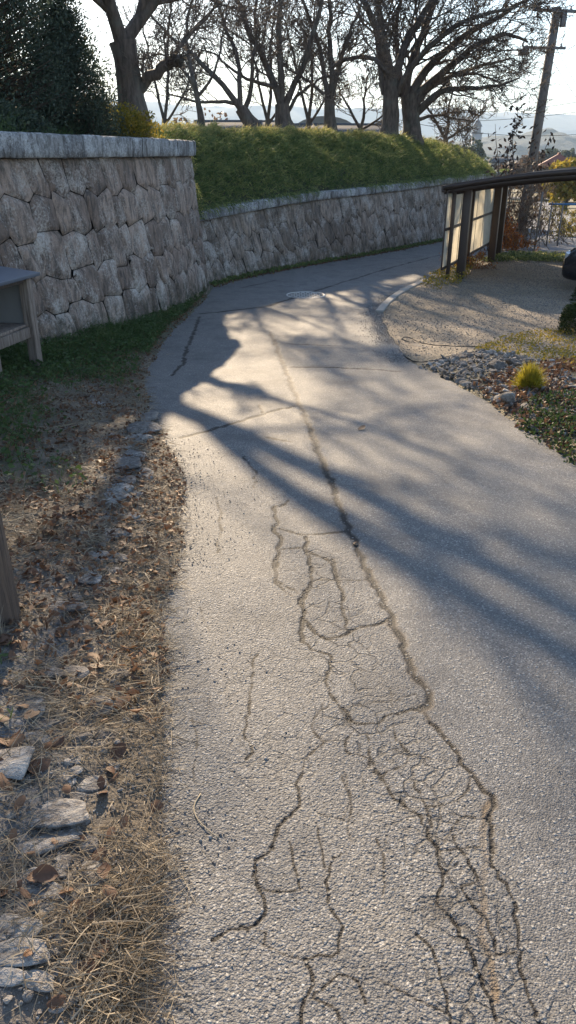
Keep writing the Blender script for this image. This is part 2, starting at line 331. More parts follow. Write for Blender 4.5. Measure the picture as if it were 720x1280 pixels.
for p, wd in [
 ([(428,886),(443,905),(474,905),(489,894),(524,886)], .011), ([(377,802),(410,817),(407,845),(420,875),(432,895),(450,905)], .008),
 ([(342,700),(350,730),(372,742)], .006), ([(385,735),(377,760),(380,775),(377,802)], .009), ([(380,775),(397,792),(412,802),(435,790),(460,785),(487,773)], .009),
 ([(415,700),(422,730),(430,760),(435,789)], .007), ([(385,725),(420,727),(460,725)], .005), ([(327,812),(315,835),(316,870),(307,900),(311,925),(307,950)], .007),
 ([(487,860),(490,885)], .004), ([(435,885),(460,879),(490,877),(520,868)], .005), ([(412,880),(395,897),(390,915),(402,927),(385,950),(370,980)], .006),
 ([(402,927),(432,927),(442,915)], .005), ([(432,927),(435,940),(460,950),(477,972),(507,957),(512,945),(500,927)], .006),
 ([(457,917),(462,936),(460,957),(478,973)], .005), ([(495,927),(491,898)], .005), ([(495,938),(520,945),(545,950),(565,952)], .005),
 ([(474,973),(487,994),(503,1011),(524,1019),(541,1040),(545,1065),(553,1094),(553,1132),(566,1152),(580,1173),(587,1198),(599,1223),(614,1248),(620,1275)], .008),
 ([(518,978),(532,1007),(557,1007),(587,986),(591,965)], .006), ([(532,1007),(541,1040)], .006), ([(553,961),(575,955)], .004), ([(557,1048),(578,1019),(616,1023)], .005),
 ([(566,1044),(578,1061),(591,1086),(601,1098),(578,1109),(591,1132),(607,1148),(612,1169),(620,1194),(645,1190)], .006),
 ([(545,1065),(566,1062),(578,1061),(612,1056)], .004), ([(553,1094),(572,1078)], .004),
 ([(520,1169),(545,1198),(549,1227),(560,1257),(562,1285)], .006), ([(420,1219),(445,1227),(457,1257)], .005), ([(474,1227),(500,1240),(524,1252),(557,1269)], .004),
 ([(430,965),(439,998),(435,1032),(439,1052)], .004), ([(370,980),(371,1001),(367,1016),(349,1039),(337,1065),(315,1087),(317,1110),(324,1125),(322,1155),(300,1160),(281,1164),(266,1177)], .009),
 ([(322,1114),(350,1117),(375,1116)], .005), ([(362,1054),(366,1084),(375,1116)], .005), ([(322,1164),(341,1185),(382,1200),(424,1192),(426,1166),(412,1132),(409,1095),(427,1069)], .005),
 ([(382,1200),(394,1230),(375,1260),(373,1290)], .007), ([(424,1219),(390,1249),(420,1264),(440,1290)], .005), ([(397,1018),(431,1029),(439,1001),(427,971)], .004),
 ([(226,547),(263,538),(305,526),(338,515),(372,508)], .022), ([(328,517),(324,507)], .012), ([(334,547),(363,552)], .014), ([(360,625),(342,635),(345,660),(350,680),(345,710)], .011),
 ([(350,662),(380,670),(435,664)], .011), ([(382,672),(385,705),(390,725),(380,750),(377,760)], .010), ([(385,690),(415,702),(422,730)], .009), ([(350,688),(380,685)], .007),
 ([(342,707),(345,730),(365,745)], .007), ([(363,459),(413,459),(472,462),(500,464)], .022), ([(359,430),(426,432)], .018),
 ([(250,392),(330,384),(400,362),(470,340),(552,318)], .03), ([(215,470),(228,455),(236,430),(250,395)], .018), ([(300,360),(345,350)], .02),
 ([(270,620),(276,650),(272,690)], .006), ([(305,570),(320,590),(318,610)], .007), ([(250,760),(262,790)], .004), ([(240,900),(247,940),(243,980)], .004),
 ([(470,1050),(480,1080),(478,1120)], .004), ([(395,1030),(400,1060),(409,1095)], .004)]:
    crack(p, wd, 1.0, .12)
MAINW = np.array([G(*q)[:2] for q in MAIN]+[G(614,1000)[:2], G(649,1169)[:2], G(684,1290)[:2]])
MAINW = MAINW[np.argsort(-MAINW[:, 1])]

def build_road():
    nr, nc = 1150, 560
    rr = .55*np.exp(np.linspace(0, math.log(43/.55), nr))        # distance rows, finer near
    rr = np.r_[rr, ]; tx = np.linspace(-.42, .62, nc)
    Y = np.repeat(rr[:, None], nc, 1); X = tx[None]*(Y+.35)
    cr = np.zeros_like(X); so = np.zeros_like(X); dz = np.zeros_like(X)
    for q, wd, dep, soil in CR:
        for a, b in zip(q[:-1], q[1:]):
            wl = wd*.5*(.55+.9*random.random()); pad = wl*3+.01
            i0, i1 = np.searchsorted(rr, [min(a[1], b[1])-pad, max(a[1], b[1])+pad])
            if i1 <= i0: continue
            xx = X[i0:i1]; yy = Y[i0:i1]; c0 = (min(a[0], b[0])-pad)/(rr[i1-1]+.35) if min(a[0], b[0])-pad > 0 else (min(a[0], b[0])-pad)/(rr[i0]+.35)
            c1 = (max(a[0], b[0])+pad)/(rr[i0]+.35) if max(a[0], b[0])+pad > 0 else (max(a[0], b[0])+pad)/(rr[i1-1]+.35)
            j0, j1 = np.searchsorted(tx, [c0, c1])
            if j1 <= j0: continue
            xx = X[i0:i1, j0:j1]; yy = Y[i0:i1, j0:j1]
            v = b-a; t = np.clip(((xx-a[0])*v[0]+(yy-a[1])*v[1])/(v@v+1e-12), 0, 1)
            d = np.hypot(xx-a[0]-t*v[0], yy-a[1]-t*v[1]); sp = rr[i0]*.004
            k = np.clip(1.25-d/(wl+sp*.5), 0, 1)*min(1, wl/(sp*.45))
            cr[i0:i1, j0:j1] = np.maximum(cr[i0:i1, j0:j1], k*dep*(1-.55*soil)); so[i0:i1, j0:j1] = np.maximum(so[i0:i1, j0:j1], np.clip(1.7-d/(wl+.004), 0, 1)*soil)
            dz[i0:i1, j0:j1] = np.minimum(dz[i0:i1, j0:j1], -k*min(.007, wl*1.3)*dep*(.2+.8*min(1, 1.3*abs(v[1])/(math.hypot(*v)+1e-9))))
            
    so *= .35+.9*np.clip(fb(X*9, Y*9, 21)+.5, 0, 1); so = np.clip(so, 0, 1)
    mx = np.interp(Y, MAINW[::-1, 1], MAINW[::-1, 0]); left = np.clip((mx-X)/.05+.5, 0, 1)
    coarse = left*(.55+.45*np.clip(fb(X*1.5, Y*1.5, 30)+.4, 0, 1))
    near = np.clip((4.2-Y)/2.2, 0, 1)
    Z = H(Y)+fb(X*.9, Y*.9, 40)*.012+fb(X*5, Y*5, 44)*.0028*(.4+coarse)
    Z += near*(vn(X*120, Y*120, 50)*.0006+vn(X*230, Y*230, 51)*.0007)*(.45+.9*coarse)
    Z += -.010*(1-left)*np.clip((3.6-Y)/1.5, 0, 1)*0
    # a little rutted loss of surface along the crazed strip
    dr = pdist(X[rr < 2.4], Y[rr < 2.4], np.array([G(*q)[:2] for q in [(470,960),(541,1040),(560,1110),(587,1180),(614,1250)]]), 1.)
    band = np.clip(1-dr/.10, 0, 1)*np.clip(fb(X[rr < 2.4]*26, Y[rr < 2.4]*26, 60)*2-.1, 0, 1)
    dz[rr < 2.4] -= band*.005; cz = np.zeros_like(X); s_ = np.array([G(*q)[:2] for q in [(395,700),(425,800),(440,900),(490,940),(540,1020),(575,1120),(600,1230),(620,1290)]]); cz[rr < 4] = np.clip(1.25-pdist(X[rr < 4], Y[rr < 4], s_, 1.)/.15, 0, 1); cz[rr < 4] = np.maximum(cz[rr < 4], .5*(fb(X[rr < 4]*2.2, Y[rr < 4]*2.2, 66) > .30)*coarse[rr < 4])
    Z = Z+dz
    xl = edge_x(Y, LS); xr = edge_x(Y, R_EDGE)
    ok = (X > xl-.18) & (X < xr+.15)
    V = np.stack([X, Y, Z], -1).reshape(-1, 3); F = gridfaces(nr, nc); F = F[ok.ravel()[F].any(1)]
    V, F, A = compact(V, F, dict(crack=cr.ravel(), soil=so.ravel(), coarse=coarse.ravel(), craze=cz.ravel()))
    ob('road', me_np('road', V, F, ASPH, A, True), kind='structure')
    # the rest of the lane's width beside the viewer
    gx, gy = np.meshgrid(np.linspace(.2, 2.6, 60), np.linspace(.55, 5.2, 110)); V = np.stack([gx, gy, H(gy)+fb(gx*.9, gy*.9, 40)*.012], -1).reshape(-1, 3); okk = (gx > .62*(gy+.35)-.06) & (gx < edge_x(gy, R_EDGE)+.15); F = gridfaces(110, 60); F = F[okk.ravel()[F].all(1)]
    V, F, A = compact(V, F, {k: np.zeros(6600) for k in ('crack', 'soil', 'coarse', 'craze')}); V[:, 2] -= .002; ob('road', me_np('road_side', V, F, ASPH, A, True), kind='structure')
    # the lane behind the viewer
    gx, gy = np.meshgrid(np.linspace(-.5, 2.3, 30), np.linspace(-4, .58, 40)); V = np.stack([gx, gy, H(gy)-.004], -1).reshape(-1, 3)
    z = np.zeros(len(V)); ob('road', me_np('road_behind', V, gridfaces(40, 30), ASPH, dict(crack=z, soil=z, coarse=z+.5), True), kind='structure')
build_road()

# ------------------------------------------------------------------ verge (left) and yard (right)
def verge_z(x, y):
    de = edge_x(y, LS)-x
    r = np.where(de > 0, np.minimum(.15*de, .30)+.012, -.06)*1.0
    r = np.where(de > -.05, np.maximum(r, .012-np.clip(-de, 0, 1)*1.2), r)
    n = fb(x*3, y*3, 70)*.022+fb(x*14, y*14, 71)*.010
    return H(y)+r+n*np.clip(de*6+.6, 0, 1)+np.clip(de*8+.3, 0, 1)*.008
def yard_z(x, y):
    de = x-edge_x(y, R_EDGE); d1 = np.clip(de, 0, 1)
    r = np.where(de > 0, .015+.02*d1, np.clip(.015+de*.8, -.06, 1))
    mound = np.exp(-((x-2.35)/.75)**2-((y-6.9)/1.3)**2)*.09*np.clip(de*4, 0, 1)
    return H(y)+r+mound+(fb(x*2, y*2, 75)*.018+fb(x*12, y*12, 76)*.006)*np.clip(de*5+.3, 0, 1)
def green_l(x, y):
    dw = pdist(x, y, W_UP); return np.clip(np.clip((1.45-dw)/.8+fb(x*1.6, y*1.6, 80)*.9, 0, 1)+np.clip(fb(x*1.5, y*1.5, 81)*1.6-.15, 0, .7)*np.clip((edge_x(y, LS)-x-.38)*5, 0, 1), 0, 1)*np.clip((y-1.4)/1.0, 0, 1)
def build_verge():
    xs = np.r_[np.arange(-5.9, -2.6, .08), np.arange(-2.6, .1, .02)]; ys = np.r_[np.arange(-3, .6, .1), np.arange(.6, 5, .022), np.arange(5, 16.2, .05)]
    X, Y = np.meshgrid(xs, ys); Z = verge_z(X, Y); xl = edge_x(Y, LS); ok = (X < xl+.10)
    wx = np.interp(Y, W_UP[:, 1], W_UP[:, 0]); ok &= X > wx-.5
    V = np.stack([X, Y, Z], -1).reshape(-1, 3); F = gridfaces(len(ys), len(xs)); F = F[ok.ravel()[F].all(1)]
    rub = np.clip(1-np.abs(xl-X-.42)/.30, 0, 1)*np.clip((3.2-Y)/1.2, 0, 1)
    V, F, A = compact(V, F, dict(green=green_l(X, Y).ravel(), rub=rub.ravel()))
    return ob('verge', me_np('verge', V, F, SOIL, A, True), kind='structure')
VERGE = build_verge()
def build_yard():
    xs = np.arange(.9, 16, .07); ys = np.arange(-3, 21.6, .07); X, Y = np.meshgrid(xs, ys); Z = yard_z(X, Y); xr = edge_x(Y, R_EDGE)
    ok = (X > xr-.12); V = np.stack([X, Y, Z], -1).reshape(-1, 3); F = gridfaces(len(ys), len(xs)); F = F[ok.ravel()[F].all(1)]
    V, F, A = compact(V, F, dict(green=np.clip(fb(X*.8, Y*.8, 90)+.2, 0, 1).ravel()*0+np.clip((8.6-Y)/1.0, 0, 1).ravel()))
    return ob('gravel_yard', me_np('gravel_yard', V, F, GRAV, A, True), kind='structure')
YARD = build_yard()

# ------------------------------------------------------------------ far terrain
def mk_field():
    m = M('field_grass'); n = m.noise(.06, 5, .6); n2 = m.noise(1.7, 5, .7)
    c = m.mix(m.ramp(n, [(.42, (0, 0, 0)), (.58, (1, 1, 1))]), (.17, .14, .065), (.085, .09, .04)); c = m.mix(m.math('MULTIPLY', n2, .7), c, (.25, .19, .10)); m.col(c)
    m.bump(n2, .2, .6); return m.m
FIELD = mk_field()
def build_terrain():
    xs = np.r_[-np.geomspace(9000, 14, 70), np.linspace(-12, 24, 70), np.geomspace(27, 9000, 70)]
    ys = np.r_[-np.geomspace(3000, 6, 18), np.linspace(-3, 45, 60), np.geomspace(47, 9000, 80)]
    X, Y = np.meshgrid(xs, ys); Z = H(np.maximum(Y, -3))-.10-np.clip((-3-Y), 0, 50)*0.0
    inside = (Y < 21.8) & (Y > -6) & (X > -6) & (X < 16); Z -= inside*.25
    Z -= np.clip((42-Y)/2, 0, 1)*((X > W_LOW[0, 0]-.5) & (X < edge_x(Y, R_EDGE)+.2))*.25*(Y >= 21.8)
    Z += np.clip((Y-60)/100, 0, 1)*fb(X*.01, Y*.01, 95)*1.2
    V = np.stack([X, Y, Z], -1).reshape(-1, 3)
    ob('ground', me_np('ground', V, gridfaces(len(ys), len(xs)), FIELD, None, True), kind='structure')
build_terrain()
def mk_hill(name, a, b, sc):
    m = M(name); n = m.noise(sc, 6, .65); m.col(m.mix(m.ramp(n, [(.4, (0, 0, 0)), (.6, (1, 1, 1))]), a, b)); m.bump(n, 30, .6); m.b.inputs['Roughness'].default_value = 1; return m.m
def hills(name, Y0, dep, prof, mat, rough, seed, n=420):
    xs = np.linspace(-Y0*1.3, Y0*1.3, n); v = np.linspace(0, 1, 26); X, Vv = np.meshgrid(xs, v)
    top = np.interp(X, [p[0] for p in prof], [p[1] for p in prof])+fb(X/(Y0*.12), 0*X+seed, seed)*rough*1.0+fb(X/(Y0*.012), Vv*8, seed+5)*rough
    Z = -14+np.maximum(top, 3)*np.sin(np.clip(Vv*1.25, 0, 1)*math.pi/2)+fb(X/(Y0*.04), Vv*6, seed+9)*rough*1.5*Vv
    Y = Y0+Vv*dep+fb(X/(Y0*.1), Vv*3, seed+3)*dep*.2; V = np.stack([X, Y, Z], -1).reshape(-1, 3)
    ob(name, me_np(name, V, gridfaces(26, n), mat, None, True), kind='structure')
def hx(px, Y): return float(at(px, 200, Y)[0])
HILL = mk_hill('hill_forest', (.035, .045, .03), (.075, .075, .05), .01); HILL2 = mk_hill('near_hill_forest', (.025, .035, .022), (.07, .065, .045), .04)
hills('far_hills', 5200, 1500, [(-7000, 330), (hx(100, 6000), 360), (hx(420, 6000), 300), (hx(560, 6000), 315), (hx(620, 6000), 285), (hx(720, 6000), 262), (7000, 200)], HILL, 9, 120)
hills('wooded_hills', 1700, 400, [(-2300, 30), (hx(360, 2000), 36), (hx(560, 2000), 34), (hx(640, 2000), 52), (hx(680, 2000), 62), (hx(715, 2000), 48), (2300, 30)], HILL2, 5, 140, 700)
hills('valley_trees', 620, 80, [(-800, 9), (800, 8)], HILL2, 2.6, 160, 600)

# ------------------------------------------------------------------ stone walls
def wall_frame(base, n=400):
    P = smooth_poly(base, n, 2); T = np.gradient(P, axis=0); T /= np.linalg.norm(T, axis=1, keepdims=True)
    N = np.stack([T[:, 1], -T[:, 0]], 1)   # points towards the road
    L = np.r_[0, np.cumsum(np.linalg.norm(np.diff(P, axis=0), axis=1))]; return P, T, N, L
def build_wall(name, label, base, zb, zt, batter, rows, cw, mat, cmat, cop_h, cop_w, cop_len, seed, lich=False, end_stones=False, u0=0, rowjit=.12, amp=.05, lean=.10, res=(11, 10)):
    rs = np.random.default_rng(seed); P, T, N, L = wall_frame(base)
    def fr(u): u = np.clip(u, 0, L[-1]); return np.stack([np.interp(u, L, P[:, 0]), np.interp(u, L, P[:, 1])], -1), np.stack([np.interp(u, L, N[:, 0]), np.interp(u, L, N[:, 1])], -1)
    def W(u, v, d):
        p, n = fr(u); z0 = zb(p[..., 1]); z1 = zt(p[..., 1]); z = z0+(z1-z0)*v
        q = p+n*(d-batter*v*(z1-z0))[..., None]; return np.concatenate([q, z[..., None]], -1)
    root = ob(name, None, loc=(*P[len(P)//2], float(zb(P[len(P)//2, 1]))), label=label, cat='retaining wall'); o0 = np.array(root.location)
    us = np.linspace(0, L[-1], 120); vs = np.linspace(-.15, 1, 8); U, Vv = np.meshgrid(us, vs)
    A = W(U, Vv, np.full(U.shape, -.06)).reshape(-1, 3); B = W(U, Vv, np.full(U.shape, -.62)).reshape(-1, 3)
    core = merge([(A, gridfaces(8, 120)), (B, gridfaces(8, 120)[:, ::-1])]+[(np.concatenate([W(np.full(8, uu), vs, np.full(8, -.06)), W(np.full(8, uu), vs, np.full(8, -.62))]), np.stack([np.arange(7), np.arange(1, 8), np.arange(9, 16), np.arange(8, 15)], 1)) for uu in (0, L[-1])])
    ob('wall_core', me_np('wall_core', core[0]-o0, core[1], CORE, dict(moss=np.zeros(len(core[0])))), root)
    # fitted masonry: joints of the row below meet low points of the bed line, joints above its high points
    n, m = res; count = 0; ED = []
    for r in range(rows):
        u = u0-rs.uniform(0, cw); e = []
        while u < L[-1]+cw: e.append((u+rs.uniform(-.03, .03), u-lean*rs.uniform(.3, 1.1))); u += cw*rs.uniform(.6, 1.5)
        ED.append(e)
    def rowline(r):
        if r == 0: return lambda u: np.full_like(u, -.08)
        if r == rows: return lambda u: np.full_like(u, 1.0)
        k = sorted([(e[1], -amp*rs.uniform(.4, 1.5)) for e in ED[r-1]]+[(e[0], amp*rs.uniform(.4, 1.5)) for e in ED[r]]); kx = np.array([q[0] for q in k]); ky = np.array([q[1] for q in k]); jy = rs.uniform(-rowjit, rowjit)/rows*.5
        return lambda u: r/rows+jy+np.interp(u, kx, ky)
    lines = [rowline(r) for r in range(rows+1)]
    for r in range(rows):
        edges = ED[r]
        for (b0, t0), (b1, t1) in zip(edges[:-1], edges[1:]):
            if b1 < .05+u0 or t1 < .05+u0: continue
            b0, t0 = max(b0, u0), max(t0, u0); b1, t1 = min(b1, L[-1]), min(t1, L[-1])
            if b1-b0 < .06 or t1-t0 < .02: continue
            s, t = np.meshgrid(np.linspace(0, 1, n), np.linspace(0, 1, m)); s = s.copy(); t = t.copy()
            ss = (s-.5)*2; tt = (t-.5)*2
            ub = b0+(b1-b0)*s; ut = t0+(t1-t0)*s; uu = ub*(1-t)+ut*t
            vv = lines[r](uu)*(1-t)+lines[r+1](uu)*t
            hgt = float(np.mean(zt(fr(np.array(uu.mean()))[0][1])-zb(fr(np.array(uu.mean()))[0][1])))
            # pull in for the joint, rounding corners
            cx, cy = uu.mean(), vv.mean(); g = .0035; rc = 1-.02*(np.abs(ss)**6*np.abs(tt)**6)
            uu = cx+(uu-cx)*rc-np.sign(ss)*g*(np.abs(ss) > .99); vv = cy+(vv-cy)*rc-np.sign(tt)*g/hgt*(np.abs(tt) > .99)
            D = rs.uniform(.010, .030); sd = rs.uniform(0, 200); dg = uu*6.0+vv*hgt*3.4
            d = D*(1-np.abs(ss)**7)*(1-np.abs(tt)**7)+.026*vn(dg*1.6+sd, vv*1.5+sd, 9)*(1-np.abs(ss)**8)*(1-np.abs(tt)**8)+rs.uniform(-.008, .012)+.010*fb(uu*9+sd, vv*9*hgt, 12)
            d = np.where((np.abs(ss) > .99) | (np.abs(tt) > .99), np.minimum(d-.012, -.006), d)
            V = W(uu, vv, d).reshape(-1, 3); c = V.mean(0); moss = np.clip(1.1-vv.ravel()*hgt/.38, 0, 1)*.9+np.clip((vv.ravel()-.90)/.1, 0, 1)*.45
            li = np.zeros(len(V))
            if lich: li = np.clip(1-np.abs(uu.ravel()-lich)/.16, 0, 1)*np.clip(1-np.abs(vv.ravel()-.78)*3, 0, 1)
            me = me_np('stone', V-c, gridfaces(m, n), mat, dict(moss=moss, lichen=li*.8), True)
            ob('stone', me, root, c-o0); count += 1
    # coping course
    u = u0; cs = []
    while u < L[-1]: ln = cop_len*rs.uniform(.75, 1.3); cs.append((u, min(u+ln, L[-1]+.0))); u += ln
    for a, b in cs:
        if b-a < .12: continue
        a2, b2 = a+.003, b-.003; nn, prof = 8, [(-.34, 0), (-.34, 1), (.0, 1.0), (.55, 1.0), (.93, .99), (1, .93), (1.0, .7), (1.0, .35), (.985, .04), (.93, 0), (.3, 0)]
        U = np.linspace(a2, b2, nn); rows_ = []; sd = rs.uniform(0, 99); jz = rs.uniform(-.005, .005)
        for dd, hh in prof:
            p, nrm = fr(U); z1 = zt(p[:, 1]); z0 = zb(p[:, 1]); off = -batter*(z1-z0)-.30+dd*(.30+cop_w)
            rough = fb(U*14+sd, np.full(nn, dd*9+hh*11+sd), 14)*.016*(dd > .5)+jz
            rows_.append(np.concatenate([p+nrm*(off+rough)[:, None], (z1+hh*cop_h+fb(U*8+sd, np.full(nn, hh*5.), 15)*.006+jz)[:, None]], 1))
        A = np.array(rows_+[rows_[0]]); k = len(A); V = A.reshape(-1, 3); F = gridfaces(k, nn); e0 = np.arange(k-1)*nn; 
        c = V.mean(0); me = me_np('coping_stone', V-c, [F, np.array([e0[::-1]]), np.array([e0+nn-1])], cmat, dict(moss=np.full(len(V), .12), lichen=np.zeros(len(V))), False)
        ob('coping_stone', me, root, c-o0); count += 1
    print(name, 'stones', count); return root, fr, W, L
zb_up = lambda y: H(y)+.10+0*y
zt_up = lambda y: 1.50+0*y
zt_lo = lambda y: np.interp(y, [14.7, 16, 19, 22.5, 26, 36], [.40, .43, .55, .60, .66, .70])
UPW = build_wall('upper_retaining_wall', 'tall battered retaining wall of rough granite blocks with thick coping, beside the grassy verge', W_UP, zb_up, zt_up, .10, 5, .40, ST_L, ST_C, .235, .09, .40, 11, lich=7.9, u0=4.5, amp=.022, lean=.14)
LOW = build_wall('lower_retaining_wall', 'low curving granite retaining wall below the leafy bank along the far side of the lane', W_LOW, lambda y: H(y)-.03, zt_lo, .16, 3, .33, ST_LOW, ST_C, .17, .07, .42, 12, amp=.06, lean=.18, res=(9, 9))
# end face of the upper wall (return stones)
def end_face():
    root = UPW[0]; P, T, N, L = wall_frame(W_UP); p, n, t = P[-1], N[-1], T[-1]; rs = np.random.default_rng(5); o0 = np.array(root.location)
    zb, zt = float(zb_up(p[1])), 1.50
    for r in range(5):
        z0 = zb+(zt-zb)*r/5; z1 = zb+(zt-zb)*(r+1)/5; x = 0
        while x < .9:
            wd = rs.uniform(.28, .42); s, tt = np.meshgrid(np.linspace(-1, 1, 6), np.linspace(-1, 1, 6))
            a = -x-wd*(s+1)/2*.98; z = z0+(z1-z0)*(tt*.97+1)/2; d = .03*(1-np.abs(s)**5)*(1-np.abs(tt)**5)+.01*fb(a*12, z*12, 3)
            bt = -.10*(z-zb); V = np.stack([p[0]+n[0]*(a+bt)+t[0]*(d+.02), p[1]+n[1]*(a+bt)+t[1]*(d+.02), z], -1).reshape(-1, 3); c = V.mean(0)
            ob('stone', me_np('stone', V-c, gridfaces(6, 6), ST_L, dict(moss=np.zeros(len(V)), lichen=np.zeros(len(V))), True), root, c-o0); x += wd
end_face()

# ------------------------------------------------------------------ bank and plateau behind the walls
def crest(u01, y): return 1.93-np.clip((y-28)/12, 0, 1)*.65
def build_bank():
    P, T, N, L = wall_frame(W_LOW, 90); ext = np.array([[-1.66, 12.9]]); 
    K = 26; w_ = np.linspace(0, 1, K); rows_ = []
    setback = .30
    for i in range(len(P)):
        y = P[i, 1]; z0 = float(zt_lo(np.array(y)))+.14; zc = float(crest(0, y)); zb = float(H(y))
        b0 = -.16*(z0-zb)-setback+.12; dd = b0-w_*2.4; zz = z0+(zc-z0)*np.sin(np.clip(w_*1.08, 0, 1)*math.pi/2)**.9
        endf = np.clip((36.2-y)/3, 0, 1)**.5; zz = zb+(zz-zb)*endf
        x = P[i, 0]+N[i, 0]*dd; yy = P[i, 1]+N[i, 1]*dd
        zz = zz+fb(x*1.3, yy*1.3+w_*2, 200)*.10*np.sin(w_*math.pi)+fb(x*5, yy*5+w_*5, 204)*.03
        rows_.append(np.stack([x, yy, zz], -1))
    return np.array(rows_), P, N, L
BK, BP, BN, BL = build_bank()
def mk_turf():
    m = M('bank_turf'); n = m.noise(6, 5, .7); c = m.mix(n, (.022, .026, .012), (.05, .052, .022)); m.col(c); m.bump(n, .06, 1); return m.m
TURF = mk_turf()
ob('bank', me_np('bank', BK.reshape(-1, 3), gridfaces(BK.shape[0], BK.shape[1]), TURF, None, True), kind='structure')
def build_plateau():
    # top of the castle ground behind both walls
    a = BK[:, -1, :2][::-1]; left = np.array([(-2.35, 14.2), (-2.45, 12), (-3.0, 9.75), (-3.65, 7.25), (-4.6, 4.3), (-5.7, 1), (-6.4, -1.5)])
    edge = np.concatenate([a, left]); K = 30; far = np.stack([edge[:, 0]-60, edge[:, 1]+8], 1); t = np.linspace(0, 1, K)**2.2
    X = edge[:, 0][:, None]*(1-t)+far[:, 0][:, None]*t; Y = edge[:, 1][:, None]*(1-t)+far[:, 1][:, None]*t
    ze = np.r_[BK[::-1, -1, 2], np.full(len(left), 1.68)]; Z = ze[:, None]*(1-np.clip(t*25, 0, 1))+(1.95+fb(X*.3, Y*.3, 210)*.15-np.clip((Y-28)/10, 0, 1)*1.0)*np.clip(t*25, 0, 1)
    ob('plateau', me_np('plateau', np.stack([X, Y, Z], -1).reshape(-1, 3), gridfaces(len(edge), K), TURF, None, True), kind='structure')
    # earth between the upper wall coping and the plateau, and the shoulder round the wall's end
    q = np.array([[-1.5, 14.6, .45], [-1.75, 14.5, 1.2], [-2.3, 14.4, 1.7]])
build_plateau()
LEAF_BANK = leaf_mat('bank_leaf', [(0, (.040, .062, .026)), (.36, (.115, .165, .055)), (.64, (.28, .29, .10)), (1, (.70, .56, .24))], .42, 5)
LEAF_GOLD = leaf_mat('gold_leaf', [(0, (.10, .11, .02)), (.5, (.26, .21, .035)), (1, (.42, .27, .05))], .45)
STRAW = leaf_mat('straw', [(0, (.10, .078, .055)), (.45, (.24, .19, .13)), (1, (.52, .43, .30))], .25, 4)
GRASS = leaf_mat('grass_blade', [(0, (.035, .06, .02)), (.5, (.08, .125, .04)), (1, (.22, .20, .09))], .4)
DRYLEAF = leaf_mat('dry_leaf', [(0, (.055, .03, .02)), (.4, (.14, .075, .045)), (.75, (.27, .15, .08)), (1, (.46, .31, .18))], .2, 6)
def bank_cover():
    n = 120000; i = rng.uniform(0, BK.shape[0]-1.01, n)**1.0; j = (rng.uniform(0, 1, n)**.85)*(BK.shape[1]-1.01)
    i = (BK.shape[0]-1.01)*(rng.uniform(0, 1, n)**1.25); i0 = i.astype(int); j0 = j.astype(int); fi = (i-i0)[:, None]; fj = (j-j0)[:, None]
    C = BK[i0, j0]*(1-fi)*(1-fj)+BK[i0+1, j0]*fi*(1-fj)+BK[i0, j0+1]*(1-fi)*fj+BK[i0+1, j0+1]*fi*fj
    w_ = j/(BK.shape[1]-1); clump = fb(C[:, 0]*4, C[:, 1]*4+C[:, 2]*4, 220); C = C+np.stack([0*w_, 0*w_, .02+rng.uniform(0, .15, n)*(.7+clump*1.3)], 1)
    out = BN[np.clip(i0*1, 0, len(BN)-1)]; C[:, :2] += out*rng.uniform(-.02, .09, n)[:, None]
    sz = rng.uniform(.03, .075, n)*(1+.012*(C[:, 1]-14)); V1, F1 = leaves(C, sz, sz*.5, up=.2)
    rnd = np.clip(rng.uniform(0, 1, n)*.6+np.clip((w_-.66)*2.6, 0, .7)+clump*.25, 0, 1)  # leaves go gold near the crest: sunlit rim painted into their colour
    # drooping grass blades over the face, taking the painted sunlit gold on the crest
    m = 60000; k = rng.integers(0, n, m); Cb = C[k]; D = np.concatenate([out[k]*rng.uniform(.2, 1, (m, 1)), rng.uniform(-.5, .9, (m, 1))], 1)+rvec(m)*.4; D /= np.linalg.norm(D, axis=1, keepdims=True)
    V2, F2 = strands(Cb, D, rng.uniform(.08, .22, m), .012, .5); r2 = np.clip(rnd[k]+.15, 0, 1)
    V, F = merge([(V1, F1), (V2, F2)]); me = me_np('bank_cover', V, F, LEAF_BANK, dict(rnd=np.r_[rep(rnd, 4), rep(r2, 8)]))
    ob('ground_cover', me, kind='stuff', label='dense leafy ground cover over the bank above the low wall', cat='ground cover')
    # dry crest grass, straw colour brightened to gold to paint in the sunlit strip
    m = 42000; i = (BK.shape[0]-1.01)*(rng.uniform(0, 1, m)**1.2); i0 = i.astype(int); a = rng.uniform(.62, 1, m)**.7; j0 = (a*(BK.shape[1]-2)).astype(int)
    C = BK[i0, j0]+(BK[i0+1, j0]-BK[i0, j0])*(i-i0)[:, None]; C[:, :2] -= BN[i0]*(rng.uniform(0, 1.5, m)*(a > .9))[:, None]; C[:, 2] += .03
    D = np.stack([rng.normal(0, .4, m), rng.normal(0, .4, m), rng.uniform(.5, 1.2, m)], 1); D /= np.linalg.norm(D, axis=1, keepdims=True)
    V, F = strands(C, D, rng.uniform(.05, .16, m), .015, .5); CG = leaf_mat('crest_sunlit_gold_grass', [(0, (.16, .15, .05)), (.5, (.44, .34, .13)), (1, (.68, .54, .27))], .4, 3); ob('crest_grass', me_np('crest_grass', V, F, CG, dict(rnd=rep(rng.uniform(.45, 1, m), 8))), kind='stuff', label='short dry straw coloured grass with painted sunlit gold along the crest of the bank', cat='grass')
bank_cover()
